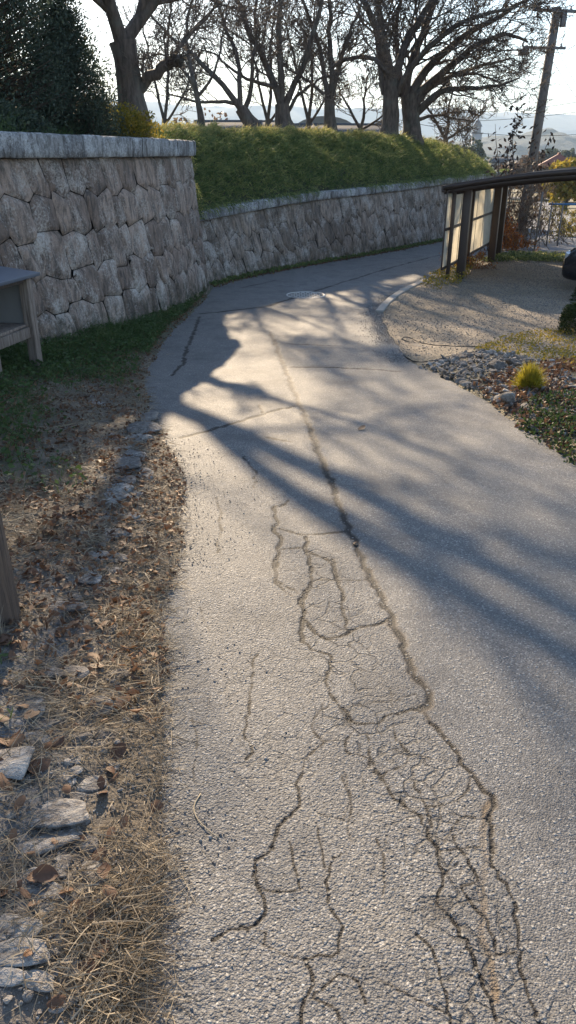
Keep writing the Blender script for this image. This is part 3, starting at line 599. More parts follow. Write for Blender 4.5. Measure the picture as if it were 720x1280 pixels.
def trailing():
    P, T, N, L = wall_frame(W_LOW); n = 9000; u = rng.uniform(0, L[-1], n); d = fb(u*.9, 0*u, 290)+.15 > rng.uniform(-.3, .7, n); u = u[d]; n = len(u); f = lambda A: np.interp(u, L, A)
    bx, by, nx, ny = f(P[:, 0]), f(P[:, 1]), f(N[:, 0]), f(N[:, 1]); zt = zt_lo(by); off = -.16*(zt-H(by))+.07+rng.uniform(-.20, .03, n); hang = np.abs(rng.normal(0, .06, n))*(off > -.16*(zt-H(by))+.04)
    C = np.stack([bx+nx*off, by+ny*off, zt+.19-hang+rng.uniform(0, .05, n)], 1); D = np.stack([nx, ny, -.9+0*nx], 1)+rng.normal(size=(n, 3))*.5; D /= np.linalg.norm(D, axis=1, keepdims=True); V, F = strands(C, D, rng.uniform(.05, .16, n), .013, .4)
    ob('trailing_growth', me_np('trailing', V, F, LEAF_BANK, dict(rnd=rep(rng.uniform(0, .7, n), 8))), kind='stuff', label='green growth trailing from the bank over the coping of the low wall', cat='ground cover')
trailing()

# ------------------------------------------------------------------ bare trees on the bank
def spawn(P, Rd, n, lr, ang, K=5, up=.15, curl=.25, rmin=.0025, t0=.2, rs=rng, rk=.62):
    N = len(P); idx = np.repeat(np.arange(N), n); M_ = len(idx); Lp = np.linalg.norm(np.diff(P, axis=1), axis=2).sum(1)[idx]
    t = rs.uniform(t0, 1, M_); f = t*(P.shape[1]-1); i0 = np.minimum(f.astype(int), P.shape[1]-2); ff = (f-i0)[:, None]
    S = P[idx, i0]*(1-ff)+P[idx, i0+1]*ff; T = P[idx, i0+1]-P[idx, i0]; T /= np.linalg.norm(T, axis=1, keepdims=True)+1e-9
    r0 = (Rd[idx, i0]*(1-ff[:, 0])+Rd[idx, i0+1]*ff[:, 0])
    q = rs.normal(size=(M_, 3)); q -= (q*T).sum(1, keepdims=True)*T; q /= np.linalg.norm(q, axis=1, keepdims=True)
    a = rs.uniform(ang*.6, ang*1.3, M_)[:, None]; D = T*np.cos(a)+q*np.sin(a); D[:, 2] += up; D /= np.linalg.norm(D, axis=1, keepdims=True)
    L = Lp*lr*rs.uniform(.55, 1.25, M_)*(1.15-.55*t); pts = [S]; d = D
    for k in range(K-1):
        pts.append(pts[-1]+d*(L/(K-1))[:, None]); d = d+rs.normal(size=(M_, 3))*curl+np.array([0, 0, up*.5]); d /= np.linalg.norm(d, axis=1, keepdims=True)
    r = np.maximum(r0*rk, rmin)[:, None]*np.linspace(1, .35, K)[None]
    return np.stack(pts, 1), np.maximum(r, rmin*.8)
def tree(label, Yd, trunk, limbs, n=(7, 6, 5), cat='bare tree', seed=0, group=None, spread=1.3, rmin=.0034, lr=(.5, .55, .6), shift=None):
    """trunk / limbs: lists of (px, py, dy, r_px) traced in the tree's own distance"""
    rs = np.random.default_rng(seed); sc = Yd/950.; rmin = Yd*.00034
    def world(l): return np.array([at(a, b, Yd+dy) for a, b, dy, r in l]), np.array([r*sc*(.74 if l is not trunk else 1) for *_, r in l])
    tp, tr = world(trunk); base = tp[0].copy(); root = ob('cherry_tree', None, loc=base, label=label, cat=cat, group=group)
    tp = np.r_[[tp[0]-(0, 0, .5)], tp]; tr = np.r_[tr[0]*1.15, tr]; V, F = tubes(smooth_poly(np.c_[tp, tr], 14, 2)[None, :, :3], smooth_poly(np.c_[tp, tr], 14, 2)[None, :, 3], 12)
    th = rs.uniform(0, 99); nrm = V-np.repeat(smooth_poly(np.c_[tp, tr], 14, 2)[:, :3], 12, 0); V = V+nrm*(fb(V[:, 0]*6+th, V[:, 2]*2.5+V[:, 1]*6, 31)*.16)[:, None]
    V2 = V.copy(); fl = np.clip(1-(V[:, 2]-base[2])/.5, 0, 1)**2; V2[:, :2] += nrm[:, :2]*(fl*.22)[:, None]
    ob('trunk', me_np('trunk', V2-base, F, BARK, None, True), root)
    parts = []; Ps, Rs = [], []
    for l in limbs:
        lp, lr_ = world(l); q = smooth_poly(np.c_[lp, lr_], 12, 2)
        j = rs.normal(size=(12, 3))*.04; j[0] = 0; q[:, :3] += j*np.linspace(0, 1, 12)[:, None]; Ps.append(q[:, :3]); Rs.append(q[:, 3])
    Ps = np.array(Ps); Rs = np.array(Rs); V, F = tubes(Ps, Rs, 8); ob('limbs', me_np('limbs', V-base, F, BARK, None, True), root)
    p, r = spawn(Ps, Rs, n[0], lr[0], .75, 6, .10, .20, rmin, .12, rs, .34); parts.append(tubes(p, r, 5))
    p2, r2 = spawn(p, r, n[1], lr[1], .8, 5, .08, .24, rmin, .15, rs, .50); parts.append(tubes(p2, r2, 4))
    p3, r3 = spawn(p2, r2, max(3, n[2]-1), .82, .7, 4, .05, .18, rmin*.9, .1, rs, .6); parts.append(tubes(p3, r3, 3))
    p4, r4 = spawn(p3, r3, 3, .9, .6, 3, .04, .16, rmin*.7, .2, rs, .7); parts.append(tubes(p4, r4, 3))
    V, F = merge(parts); ob('branches', me_np('branches', V-base, F, TWIG, None, True), root)
    return root
# leftmost old tree with the sawn-off limb
tree('old cherry tree forking behind the evergreens, with a thick sawn-off limb on its right', 14.5,
     [(168, 148, 0, 15), (162, 110, 0, 13.5), (158, 75, 0, 13), (153, 52, 0, 14)],
     [[(154, 60, 0, 11), (145, 30, -.1, 10), (135, 0, -.2, 9), (118, -60, -.6, 7), (95, -130, -1.2, 4.5), (80, -210, -1.8, 2)],
      [(154, 55, 0, 10), (172, 28, .2, 9.5), (195, -2, .3, 9), (222, -50, .5, 9), (262, -110, .2, 8), (310, -190, -.2, 6), (370, -290, -.5, 3)],
      [(172, 28, .2, 7), (188, -25, .2, 8), (212, -80, .2, 9), (252, -140, .2, 9), (300, -220, 0, 8), (380, -330, -.3, 4)],
      [(170, 118, 0, 8), (185, 100, 0, 8), (205, 80, -.1, 8), (216, 76, -.1, 7.5), (228, 80, -.2, 6.5), (229, 80, -.2, 6.4)],
      [(205, 82, 0, 3), (222, 62, 0, 2.4), (240, 40, .2, 2.0), (262, 18, .2, 1.6), (290, -20, .2, 1.2), (310, -60, 0, .7)],
      [(215, 76, 0, 3), (228, 50, .2, 2.6), (250, 30, .3, 2.2), (272, 5, .4, 1.8), (300, -40, .3, 1.2), (320, -80, .4, .6)],
      [(143, 20, 0, 5), (110, -10, -.5, 4), (70, -50, -1, 3), (20, -100, -1.6, 2), (-30, -150, -2, 1)]],
     n=(8, 5, 5), seed=1)
tree('slim dark tree leaning left just right of the sawn-off limb', 20.5,
     [(252, 150, 0, 3.2), (247, 125, 0, 2.8), (242, 100, 0, 2.5)],
     [[(242, 102, 0, 3.4), (236, 75, .2, 2.8), (232, 40, .3, 2.2), (238, 0, .4, 1.8), (250, -50, .3, 1)],
      [(244, 110, 0, 3), (232, 90, 0, 2), (215, 72, 0, 1.5), (190, 66, 0, 1.2), (170, 78, 0, .7)],
      [(246, 122, 0, 2.6), (262, 104, 0, 2), (275, 70, 0, 1.6), (280, 30, .2, 1.2), (296, -20, .2, .7)]], n=(7, 6, 5), seed=2, spread=1)
tree('multi-stemmed tree with long limbs sweeping left, behind the bank crest', 23,
     [(318, 158, 0, 8), (309, 148, 0, 7), (301, 135, 0, 6.5)],
     [[(302, 137, 0, 5), (288, 118, 0, 4.2), (268, 95, .2, 3.6), (245, 72, .3, 3), (215, 50, .5, 2.4), (190, 20, .6, 1.6), (160, -15, .6, .8)],
      [(300, 138, 0, 4.5), (300, 110, 0, 3.6), (298, 75, .3, 3), (285, 40, .4, 2.4), (270, 0, .5, 2), (250, -50, .6, 1)],
      [(304, 140, 0, 4), (316, 112, 0, 3.4), (314, 80, .2, 3), (322, 45, .2, 2.6), (318, 0, 0, 2), (330, -60, 0, 1)],
      [(298, 130, 0, 3), (275, 126, 0, 2.5), (250, 130, 0, 2), (228, 122, 0, 1.4), (205, 118, 0, .8)]], n=(9, 5, 5), seed=3)
tree('tree with three upright forks between the multi-stemmed tree and the narrow trunk', 23.5,
     [(357, 162, 0, 10), (353, 148, 0, 8.5), (352, 130, 0, 8)],
     [[(351, 132, 0, 5.5), (345, 108, 0, 5), (334, 85, .2, 4.6), (322, 60, .3, 4), (308, 28, .4, 3.4), (292, -10, .5, 2.6), (270, -70, .6, 1.4)],
      [(352, 132, 0, 5), (352, 100, 0, 4.6), (349, 60, .1, 4.2), (349, 20, .2, 3.6), (352, -30, .3, 2.6), (358, -90, .3, 1.4)],
      [(355, 136, 0, 5), (366, 110, 0, 4.4), (380, 80, -.2, 4), (392, 45, -.3, 3.4), (400, 5, -.4, 2.8), (412, -60, -.5, 1.5)],
      [(357, 145, 0, 3), (372, 118, 0, 2.4), (396, 100, 0, 1.8), (410, 95, 0, 1.0)],
      [(346, 110, 0, 3), (326, 104, 0, 2.6), (300, 96, 0, 2), (272, 70, .3, 1.4), (250, 62, .3, .8)]], n=(9, 5, 5), seed=4)
tree('narrow straight tree standing before the far grey roofs', 25,
     [(414, 167, 0, 7.5), (412, 150, 0, 6.3), (412, 125, 0, 6)],
     [[(411, 128, 0, 4), (406, 100, 0, 3.6), (402, 70, .2, 3), (392, 35, .2, 2.6), (375, -5, .3, 2), (360, -50, .3, 1)],
      [(413, 126, 0, 4.6), (416, 90, 0, 4), (411, 50, 0, 3.4), (412, 15, 0, 2.8), (405, -40, 0, 1.6)],
      [(415, 120, 0, 3.6), (422, 90, 0, 3.2), (430, 55, 0, 2.6), (445, 25, 0, 2), (462, -20, 0, 1)],
      [(412, 85, 0, 3), (430, 76, -.2, 2.8), (448, 70, -.3, 2.6), (470, 76, -.3, 3.2), (484, 92, -.2, 3.4)],
      [(405, 118, 0, 2.5), (385, 100, 0, 2), (360, 86, .2, 1.5), (338, 60, .2, .9)]], n=(8, 6, 5), seed=5)
tree('thick tree on the left of the joined pair, its crown spreading over the lane', 28,
     [(484, 174, 0, 10.5), (488, 155, 0, 9.5), (488, 130, 0, 9), (487, 100, 0, 8.5)],
     [[(480, 118, 0, 4.5), (474, 80, 0, 4), (472, 45, .2, 3.6), (462, 15, .3, 3), (445, -25, .4, 2), (425, -80, .4, 1)],
      [(487, 105, 0, 6.5), (480, 60, 0, 6), (476, 20, .2, 5), (468, -20, .3, 3.6), (450, -80, .3, 2)],
      [(490, 105, 0, 7), (484, 70, -.2, 6), (470, 32, -.4, 5), (455, 5, -.6, 4), (438, -30, -.9, 2.6), (420, -80, -1, 1.2)],
      [(492, 108, 0, 6.5), (500, 75, 0, 6), (510, 45, .2, 5.4), (528, 18, .3, 4.6), (548, -10, .4, 3.5), (575, -60, .5, 2)],
      [(495, 118, 0, 5), (512, 85, -.3, 4.5), (540, 55, -.6, 4), (572, 30, -1, 3.4), (610, 15, -1.4, 2.4), (650, 10, -1.8, 1.2)]], n=(11, 6, 5), seed=6)
tree('thick tree on the right of the joined pair with long arching limbs reaching right', 28.4,
     [(515, 174, 0, 10.5), (515, 158, 0, 9.5), (513, 135, 0, 9), (511, 118, 0, 8.5)],
     [[(508, 124, 0, 7), (508, 95, 0, 6), (520, 62, .2, 5.4), (535, 30, .3, 4.4), (545, 0, .4, 3.4), (552, -50, .4, 2)],
      [(513, 120, 0, 6.5), (524, 98, 0, 6), (540, 78, 0, 5.6), (562, 58, -.2, 5), (590, 38, -.5, 4.2), (618, 24, -.8, 3.2), (650, 5, -1.2, 2.2), (680, -15, -1.6, 1)],
      [(515, 126, 0, 6.5), (532, 108, 0, 6), (555, 90, -.3, 5.2), (580, 68, -.6, 4.4), (602, 50, -.9, 3.4), (630, 40, -1.2, 2.6), (660, 52, -1.5, 1.4)],
      [(520, 142, 0, 6), (535, 128, -.2, 5.6), (548, 115, -.4, 4.6), (565, 108, -.5, 3.6), (595, 112, -.7, 2.8), (625, 108, -1, 2), (650, 96, -1.3, 1)],
      [(518, 135, 0, 5), (532, 112, 0, 4.4), (556, 98, .3, 3.6), (585, 88, .5, 2.8), (615, 78, .7, 2), (642, 72, .9, 1)],
      [(500, 120, 0, 4.5), (500, 80, .5, 4), (492, 40, .8, 3.4), (500, 0, 1, 2.6), (505, -50, 1, 1.4)],
      [(522, 150, 0, 3), (545, 142, .5, 1.8), (575, 150, .6, 1.2), (600, 150, .8, .7)]], n=(11, 6, 5), seed=7)
for k, (px, Yb, sd, lb) in enumerate([(334, 30, 21, 'thin background tree between the two forked trees'), (385, 33, 22, 'thin background tree left of the narrow straight trunk'), (556, 34, 23, 'low bare shrubby tree right of the joined pair'), (205, 28, 24, 'thin background tree seen under the sawn-off limb'), (450, 36, 25, 'pale thin background tree left of the joined pair')]):
    b = 168 if k != 2 else 180; hgt = 1.0 if k not in (2, 4) else .42
    tree(lb, Yb, [(px, b+8, 0, 3.5), (px+1, b-20*hgt, 0, 3)],
         [[(px, b-18*hgt, 0, 2.4), (px-8, b-50*hgt, 0, 2), (px-16, b-90*hgt, 0, 1.6), (px-30, b-150*hgt, 0, 1)], [(px+1, b-20*hgt, 0, 2.6), (px+6, b-60*hgt, 0, 2.2), (px+3, b-100*hgt, 0, 1.6), (px+12, b-180*hgt, 0, 1)],
          [(px+1, b-12*hgt, 0, 2), (px+20, b-40*hgt, 0, 1.5), (px+34, b-70*hgt, 0, 1.2), (px+52, b-110*hgt, 0, .6)]], n=(7, 6, 5), seed=sd, group='thin background trees beyond the bank')

# ------------------------------------------------------------------ evergreens behind the upper wall
CONIF = leaf_mat('conifer_needles', [(0, (.028, .040, .030)), (.5, (.055, .075, .052)), (.85, (.095, .115, .075)), (1, (.18, .18, .10))], .3, 3)
def conifer(label, c, rad, h, n, seed, mat=CONIF, cat='evergreen tree', name='evergreen_tree', sz=(.03, .065), lean=(0, 0)):
    rs = np.random.default_rng(seed); root = ob(name, None, loc=c, label=label, cat=cat)
    z = np.linspace(0, h*.95, 8); P = np.stack([lean[0]*z/h, lean[1]*z/h, z], 1); V, F = tubes(P[None], (.12*(1-z/h)+.015)[None], 8); ob('trunk', me_np('trunk', V, F, BARK, None, True), root)
    nb = int(n/70); t = rs.uniform(0, 1, nb)**1.2; th = rs.uniform(0, 2*math.pi, nb); prof = rad*np.clip(1.08-t**1.4, .05, 1)*np.clip(t*7+.55, 0, 1)
    rr = prof*rs.uniform(.45, 1.0, nb)**.5*(1+.18*vn(th*2.2, t*7, seed)); B = np.stack([np.cos(th)*rr+lean[0]*t, np.sin(th)*rr+lean[1]*t, t*h+rs.normal(0, .08, nb)], 1)
    st = np.stack([B[:, 0]*.12, B[:, 1]*.12, np.maximum(B[:, 2]-rr*.35, .1)], 1); K = 4; tt = np.linspace(0, 1, K)[None, :, None]
    V, F = tubes(st[:, None]*(1-tt)+B[:, None]*tt, np.broadcast_to(np.linspace(.022, .006, K), (nb, K)), 3); ob('branches', me_np('branches', V, F, TWIG), root)
    idx = np.repeat(np.arange(nb), 70); m = len(idx); off = rs.normal(size=(m, 3))*np.array([.11, .11, .15]); C = B[idx]+off
    o = C*np.array([1, 1, 0]); o /= np.linalg.norm(o, axis=1, keepdims=True)+1e-6; D = o*.6+np.array([0, 0, .5])+rs.normal(size=(m, 3))*.6
    s = rs.uniform(*sz, m); V, F = leaves(C, s, s*.42, dirs=D); r = np.clip(rs.uniform(0, .55, m)+np.repeat(rs.uniform(0, .45, nb), 70), 0, 1)
    ob('crown', me_np('crown', V, F, mat, dict(rnd=rep(r, 4))), root); return root
conifer('tall dark evergreen filling the upper left above the coping', (-4.15, 11.2, 1.6), 1.30, 5.2, 105000, 41)
conifer('smaller cone-shaped dark evergreen between the tall one and the old cherry', (-3.12, 12.2, 1.65), .66, 1.72, 30000, 42)
conifer('dark evergreen at the back left, mostly hidden by the tall one', (-5.6, 13.3, 1.6), 1.7, 5.6, 70000, 43)
conifer('evergreen on the wall top left of the view', (-5.9, 8.2, 1.6), 1.2, 3.6, 14000, 44)
def shrub(name, label, c, rx, ry, rz, n, mat, cat, seed, sz=(.03, .06), stems=24, group=None, hollow=.35, up=.2):
    rs = np.random.default_rng(seed); root = ob(name, None, loc=c, label=label, cat=cat, group=group)
    e = rs.normal(size=(stems, 3)); e[:, 2] = abs(e[:, 2])+.4; e /= np.linalg.norm(e, axis=1, keepdims=True); E = e*np.array([rx, ry, rz])*.9; K = 5; t = np.linspace(0, 1, K)[None, :, None]
    P = E[:, None]*t+rs.normal(size=(stems, K, 3))*.02*min(1, rz*2)*t; V, F = tubes(P, np.broadcast_to(np.linspace(.008, .003, K), (stems, K)), 4); ob('stems', me_np('stems', V, F, TWIG), root)
    d = rs.normal(size=(n, 3)); d /= np.linalg.norm(d, axis=1, keepdims=True); d[:, 2] = np.where(d[:, 2] < -.3, -d[:, 2], d[:, 2]); r = rs.uniform(hollow, 1, n)**.5
    r *= 1+.25*vn(d[:, 0]*4+seed, d[:, 1]*4+d[:, 2]*4, 7); C = d*r[:, None]*np.array([rx, ry, rz]); C[:, 2] = np.maximum(C[:, 2]+rz*.25, .01); s = rs.uniform(*sz, n)
    V, F = leaves(C, s, s*.5, dirs=d*.8+rs.normal(size=(n, 3))*.6, up=up); ob('foliage', me_np('foliage', V, F, mat, dict(rnd=rep(rs.uniform(0, 1, n), 4))), root); return root
GOLDSH = shrub('golden_shrub', 'sunlit yellow-green shrub on the coping corner beside the evergreens', (-2.9, 13.3, 1.7), .85, .7, .42, 9000, LEAF_GOLD, 'shrub', 51, (.035, .07))
shrub('leafy_shrub', 'mid green shrub spilling between the tall wall end and the bank', (-2.35, 15.0, 1.25), .60, .6, .45, 12000, LEAF_BANK, 'shrub', 52, (.03, .06), hollow=.1)
shrub('leafy_shrub', 'low green shrub hanging in the notch where the two walls meet', (-1.95, 14.85, .45), .38, .42, .62, 9000, LEAF_BANK, 'shrub', 53, (.03, .055), hollow=.1)
shrub('leafy_shrub', 'dark low shrub growing over the coping under the tall evergreen', (-3.9, 10.2, 1.65), .9, 1.0, .40, 14000, CONIF, 'shrub', 54, (.04, .08), hollow=.1)
def tuft(label, c, n, L, seed, mat=STRAW, spread=.2, w_=.006):
    rs = np.random.default_rng(seed); C = np.array(c)+rs.normal(size=(n, 3))*np.array([spread, spread, .01]); D = rs.normal(size=(n, 3))*.45+np.array([0, 0, 1]); D /= np.linalg.norm(D, axis=1, keepdims=True)
    V, F = strands(C, D, rs.uniform(.4, 1, n)*L, w_, .5); o = ob('dry_grass_tuft', me_np('tuft', V-np.array(c), F, mat, dict(rnd=rep(rs.uniform(.0, .6, n), 8))), loc=c, label=label, cat='grass tuft')
tuft('tuft of long dry grass on the wall top at the left edge', (-3.25, 9.2, 1.66), 260, .48, 61, GRASS, .16); tuft('dry grass tuft on the wall top under the tall evergreen', (-2.9, 10.3, 1.66), 200, .3, 62, GRASS, .2)

# ------------------------------------------------------------------ roadside display stand (left edge)
WOOD = mk_wood('weathered_wood', (.10, .072, .055), (.33, .265, .22)); WOODD = mk_wood('dark_wood', (.055, .04, .035), (.13, .10, .085))
def stand():
    root = ob('wooden_stand', None, loc=(-2.62, 7.72, float(verge_z(np.array(-2.6), np.array(7.7)))-.02), label='weathered wooden roadside stand with sloping dark top before the tall wall', cat='stand'); z0 = 0
    g = G(50, 457, .20); f = G(4, 478, .18); a = np.array([g[0]-.035, g[1]+.02]); b = np.array([f[0]-.06, f[1]+.02]); ax = b-a; ax /= np.linalg.norm(ax); nx = np.array([ax[1], -ax[0]])
    if nx[0] > 0: nx = -nx                                        # towards the left, the body of the stand
    o = np.array(root.location)[:2]; Hs = .93
    def pt(s, t, z): q = a+ax*s+nx*t-o; return (q[0], q[1], z)
    Lx = np.linalg.norm(b-a); D = .95; rot = np.array([[ax[0], nx[0], 0], [ax[1], nx[1], 0], [0, 0, 1.]])
    for s, t in ((0, 0), (Lx, 0), (0, D), (Lx, D)):
        m = BM().box(pt(s, t, Hs/2-.04), (.085, .085, Hs-.05+(.0 if t == 0 else .12)), rot); ob('leg', m.mesh('leg', WOOD, .004), root)
    # top slopes down to the lane side
    th = math.atan2(.10, D); rt = rot @ np.array([[1, 0, 0], [0, math.cos(th), -math.sin(th)], [0, math.sin(th), math.cos(th)]])
    TOP = mk_plain('slate_grey_top', (.10, .115, .145), .5); ob('top_board', BM().box(pt(Lx/2, D/2-.02, Hs+.02), (Lx+.14, D+.20, .03), rt).mesh('top', TOP, .004), root)
    ob('back_panel', BM().box(pt(-.0, D/2, Hs*.68), (.02, D-.09, .50), rot).mesh('panel', mk_plain('grey_panel', (.17, .165, .16), .7), .002), root)
    for k in range(4): ob('shelf_board', BM().box(pt(Lx/2, .10+k*.19, .46), (Lx-.09, .18, .025), rot).mesh('shelf', WOOD, .003), root)
    ob('rail', BM().box(pt(Lx/2, .0, .40), (Lx-.09, .03, .09), rot).mesh('rail', WOOD, .003), root)
    ob('rail', BM().box(pt(Lx/2, .0, Hs-.07), (Lx-.09, .03, .07), rot).mesh('rail', WOODD, .003), root)
stand()
def post():
    z = float(verge_z(np.array(-1.06), np.array(2.40))); root = ob('wooden_post', None, loc=(-1.062, 2.40, z), label='round weathered timber post standing in the verge at the left edge', cat='post')
    pts = np.array([(0, 0, -.1), (.0, 0, .2), (-.004, 0, .5), (-.01, .0, .8), (-.015, 0, .98)]); q = smooth_poly(np.c_[pts, [.062, .058, .056, .054, .052]], 30, 1)
    V, F = tubes(q[None, :, :3], q[None, :, 3], 40); ang = np.tile(np.arange(40), 30); c = np.repeat(q[:, :3], 40, 0); V = c+(V-c)*(1+vn(ang*.9, V[:, 2]*1.6, 77)*.05+vn(ang*2.1, V[:, 2]*3, 78)*.035)[:, None]
    PW = mk_wood('post_wood', (.05, .034, .026), (.17, .115, .08), sc=(55, 55, 2.5)); V = np.r_[V, [[-.015, 0, .975]]]; cap = np.stack([np.arange(40)+29*40, (np.arange(40)+1) % 40+29*40, np.full(40, len(V)-1)], 1)
    ob('shaft', me_np('post', V, [F, cap], PW, None, True), root)
post()

# ------------------------------------------------------------------ loose stones, leaves, straw on the verge
def rock_mesh(seed, mat, flat=.5, sub=2, rough=.25):
    import bmesh
    b = bmesh.new(); bmesh.ops.create_icosphere(b, subdivisions=sub, radius=.5); rs = np.random.default_rng(seed); V = np.array([v.co for v in b.verts])
    for k in range(4+seed % 3):                                   # chop facets
        nrm = rs.normal(size=3); nrm /= np.linalg.norm(nrm); d = rs.uniform(.25, .4); s = V@nrm-d; V = V-np.outer(np.clip(s, 0, 9)*.9, nrm)
    V += V*(fb(V[:, 0]*3+seed, V[:, 1]*3+V[:, 2]*2, seed % 50)*rough)[:, None]; V[:, 2] *= flat
    for v, c in zip(b.verts, V): v.co = c
    me = bpy.data.meshes.new('rock'); b.to_mesh(me); b.free(); me.materials.append(mat)
    a = me.attributes.new('moss', 'FLOAT', 'POINT'); return me
RK = [rock_mesh(s, ROCK, random.uniform(.3, .6), 2) for s in range(300, 310)]; RKW = [rock_mesh(s, ROCKW, random.uniform(.4, .7), 2) for s in range(320, 328)]
RKB = [rock_mesh(s, ROCK, .36, 3, .16) for s in range(340, 348)]
for me in RKB: me.polygons.foreach_set('use_smooth', np.ones(len(me.polygons), bool))
EDGE = [(180,540,40,26),(184,522,30,16),(174,552,34,14),(167,578,32,22),(160,592,36,26),(178,600,28,20),(150,622,34,18),(158,612,28,18),(148,631,36,14),(163,652,30,12),(140,676,48,18),(134,706,52,20),(112,737,34,22),
        (85,777,48,24),(90,762,30,18),(82,856,60,26),(60,858,52,24),(40,905,44,36),(55,925,44,20),(20,978,58,60),(70,1032,80,52),(60,1062,74,40),(100,1030,30,26),(50,1118,70,24),(20,1120,50,26),(58,1148,24,18),(84,1146,30,16),(20,1175,60,40),(30,1210,60,40),(72,1190,20,18),(90,1216,40,24),(120,890,46,30),(138,875,26,24),(150,850,24,18),(134,925,30,22),(10,1235,40,30),(50,1240,36,26),(80,1260,30,20)]
for k, (px, py, wp, hp) in enumerate(EDGE):
    g = G(px, py, .03); dist = math.hypot(g[1], CZ-g[2]); s = wp*dist/950*1.08; sy = hp*dist/950*dist/(CZ-g[2])*.8; z = float(verge_z(np.array(g[0]), np.array(g[1])))
    ob('stone', RKB[k % 8], VERGE, (g[0], g[1], z+min(s, sy)*.04), rot=(random.uniform(-.08, .08), random.uniform(-.08, .08), random.choice([0, math.pi])+random.uniform(-.3, .3)), scale=(s*1.03, sy*1.03, min(s, sy)*.62))
for k in range(120):
    y = 1.1+5.2*random.random()**1.2; x = float(edge_x(y, L_EDGE))-.20-.035*y-random.gauss(0, .06); s = random.uniform(.04, .11)
    ob('stone', RKB[k % 8], VERGE, (x, y, float(verge_z(np.array(x), np.array(y)))-s*.02), rot=(random.uniform(-.15, .15), random.uniform(-.15, .15), random.uniform(0, 6)), scale=(s, s*random.uniform(.5, .9), s*.6))
for k in range(290):
    y = .95+2.4*random.random()**1.5; x = float(edge_x(y, L_EDGE))-.04-random.random()**1.0*.75; s = random.uniform(.010, .030)
    ob('pebble', (RK+RKW)[k % 18], VERGE, (x, y, float(verge_z(np.array(x), np.array(y)))+s*.1), rot=(random.uniform(-.4, .4), random.uniform(-.4, .4), random.uniform(0, 6)), scale=(s, s*random.uniform(.6, 1), s))
def fpebbles(n, xf, yf, zf, smin, smax, mats, name, label, host, kindname='small_stones'):
    th = np.array([[1, 0, 0], [-1, 0, 0], [0, 1, 0], [0, -1, 0], [0, 0, 1], [0, 0, -1.]])*.5; Fo = np.array([[0, 2, 4], [2, 1, 4], [1, 3, 4], [3, 0, 4], [2, 0, 5], [1, 2, 5], [3, 1, 5], [0, 3, 5]])
    x, y = xf, yf; n = len(x); s = rng.uniform(smin, smax, n)*rng.uniform(.5, 1, n); q = rvec(n); a = np.cross(q, rvec(n)); a /= np.linalg.norm(a, axis=1, keepdims=True); b = np.cross(q, a)
    Rm = np.stack([q, a, b], 2); sc = rng.uniform(.45, 1.0, (n, 1, 3)); V = (th[None]*sc*s[:, None, None])@Rm.transpose(0, 2, 1)+np.stack([x, y, zf(x, y)+s*.15], 1)[:, None]
    F = (Fo[None]+6*np.arange(n)[:, None, None]).reshape(-1, 3); ob(name, me_np(name, V.reshape(-1, 3), F, mats, dict(rnd=rep(rng.uniform(0, 1, n), 6), moss=np.zeros(6*n))), host, kind='stuff')
PEB = M('pebble'); _r = PEB.attr('rnd'); PEB.col(PEB.mix(PEB.noise(60, 3), PEB.ramp(_r, [(0, (.12, .12, .12)), (.5, (.20, .185, .175)), (.85, (.30, .28, .25)), (1, (.50, .48, .45))]), (.13, .12, .11))); PEB = PEB.m
n = 9000; y = .7+rng.uniform(0, 1, n)**1.5*4.5; x = edge_x(y, L_EDGE)-rng.normal(.20, .22, n)
fpebbles(n, x, y, lambda a, b: np.maximum(verge_z(a, b), H(b)+.001), .006, .018, PEB, 'grit', '', VERGE)
n = 2600; y = .75+rng.uniform(0, 1, n)**1.4*4.0; x = edge_x(y, L_EDGE)+rng.uniform(0, 1, n)**2.2*1.9
fpebbles(n, x, y, lambda a, b: H(b)+.001, .004, .010, PEB, 'loose_chippings', '', None); bpy.data.objects['loose_chippings']['label'] = 'loose stone chippings scattered over the asphalt'; bpy.data.objects['loose_chippings']['category'] = 'chippings'
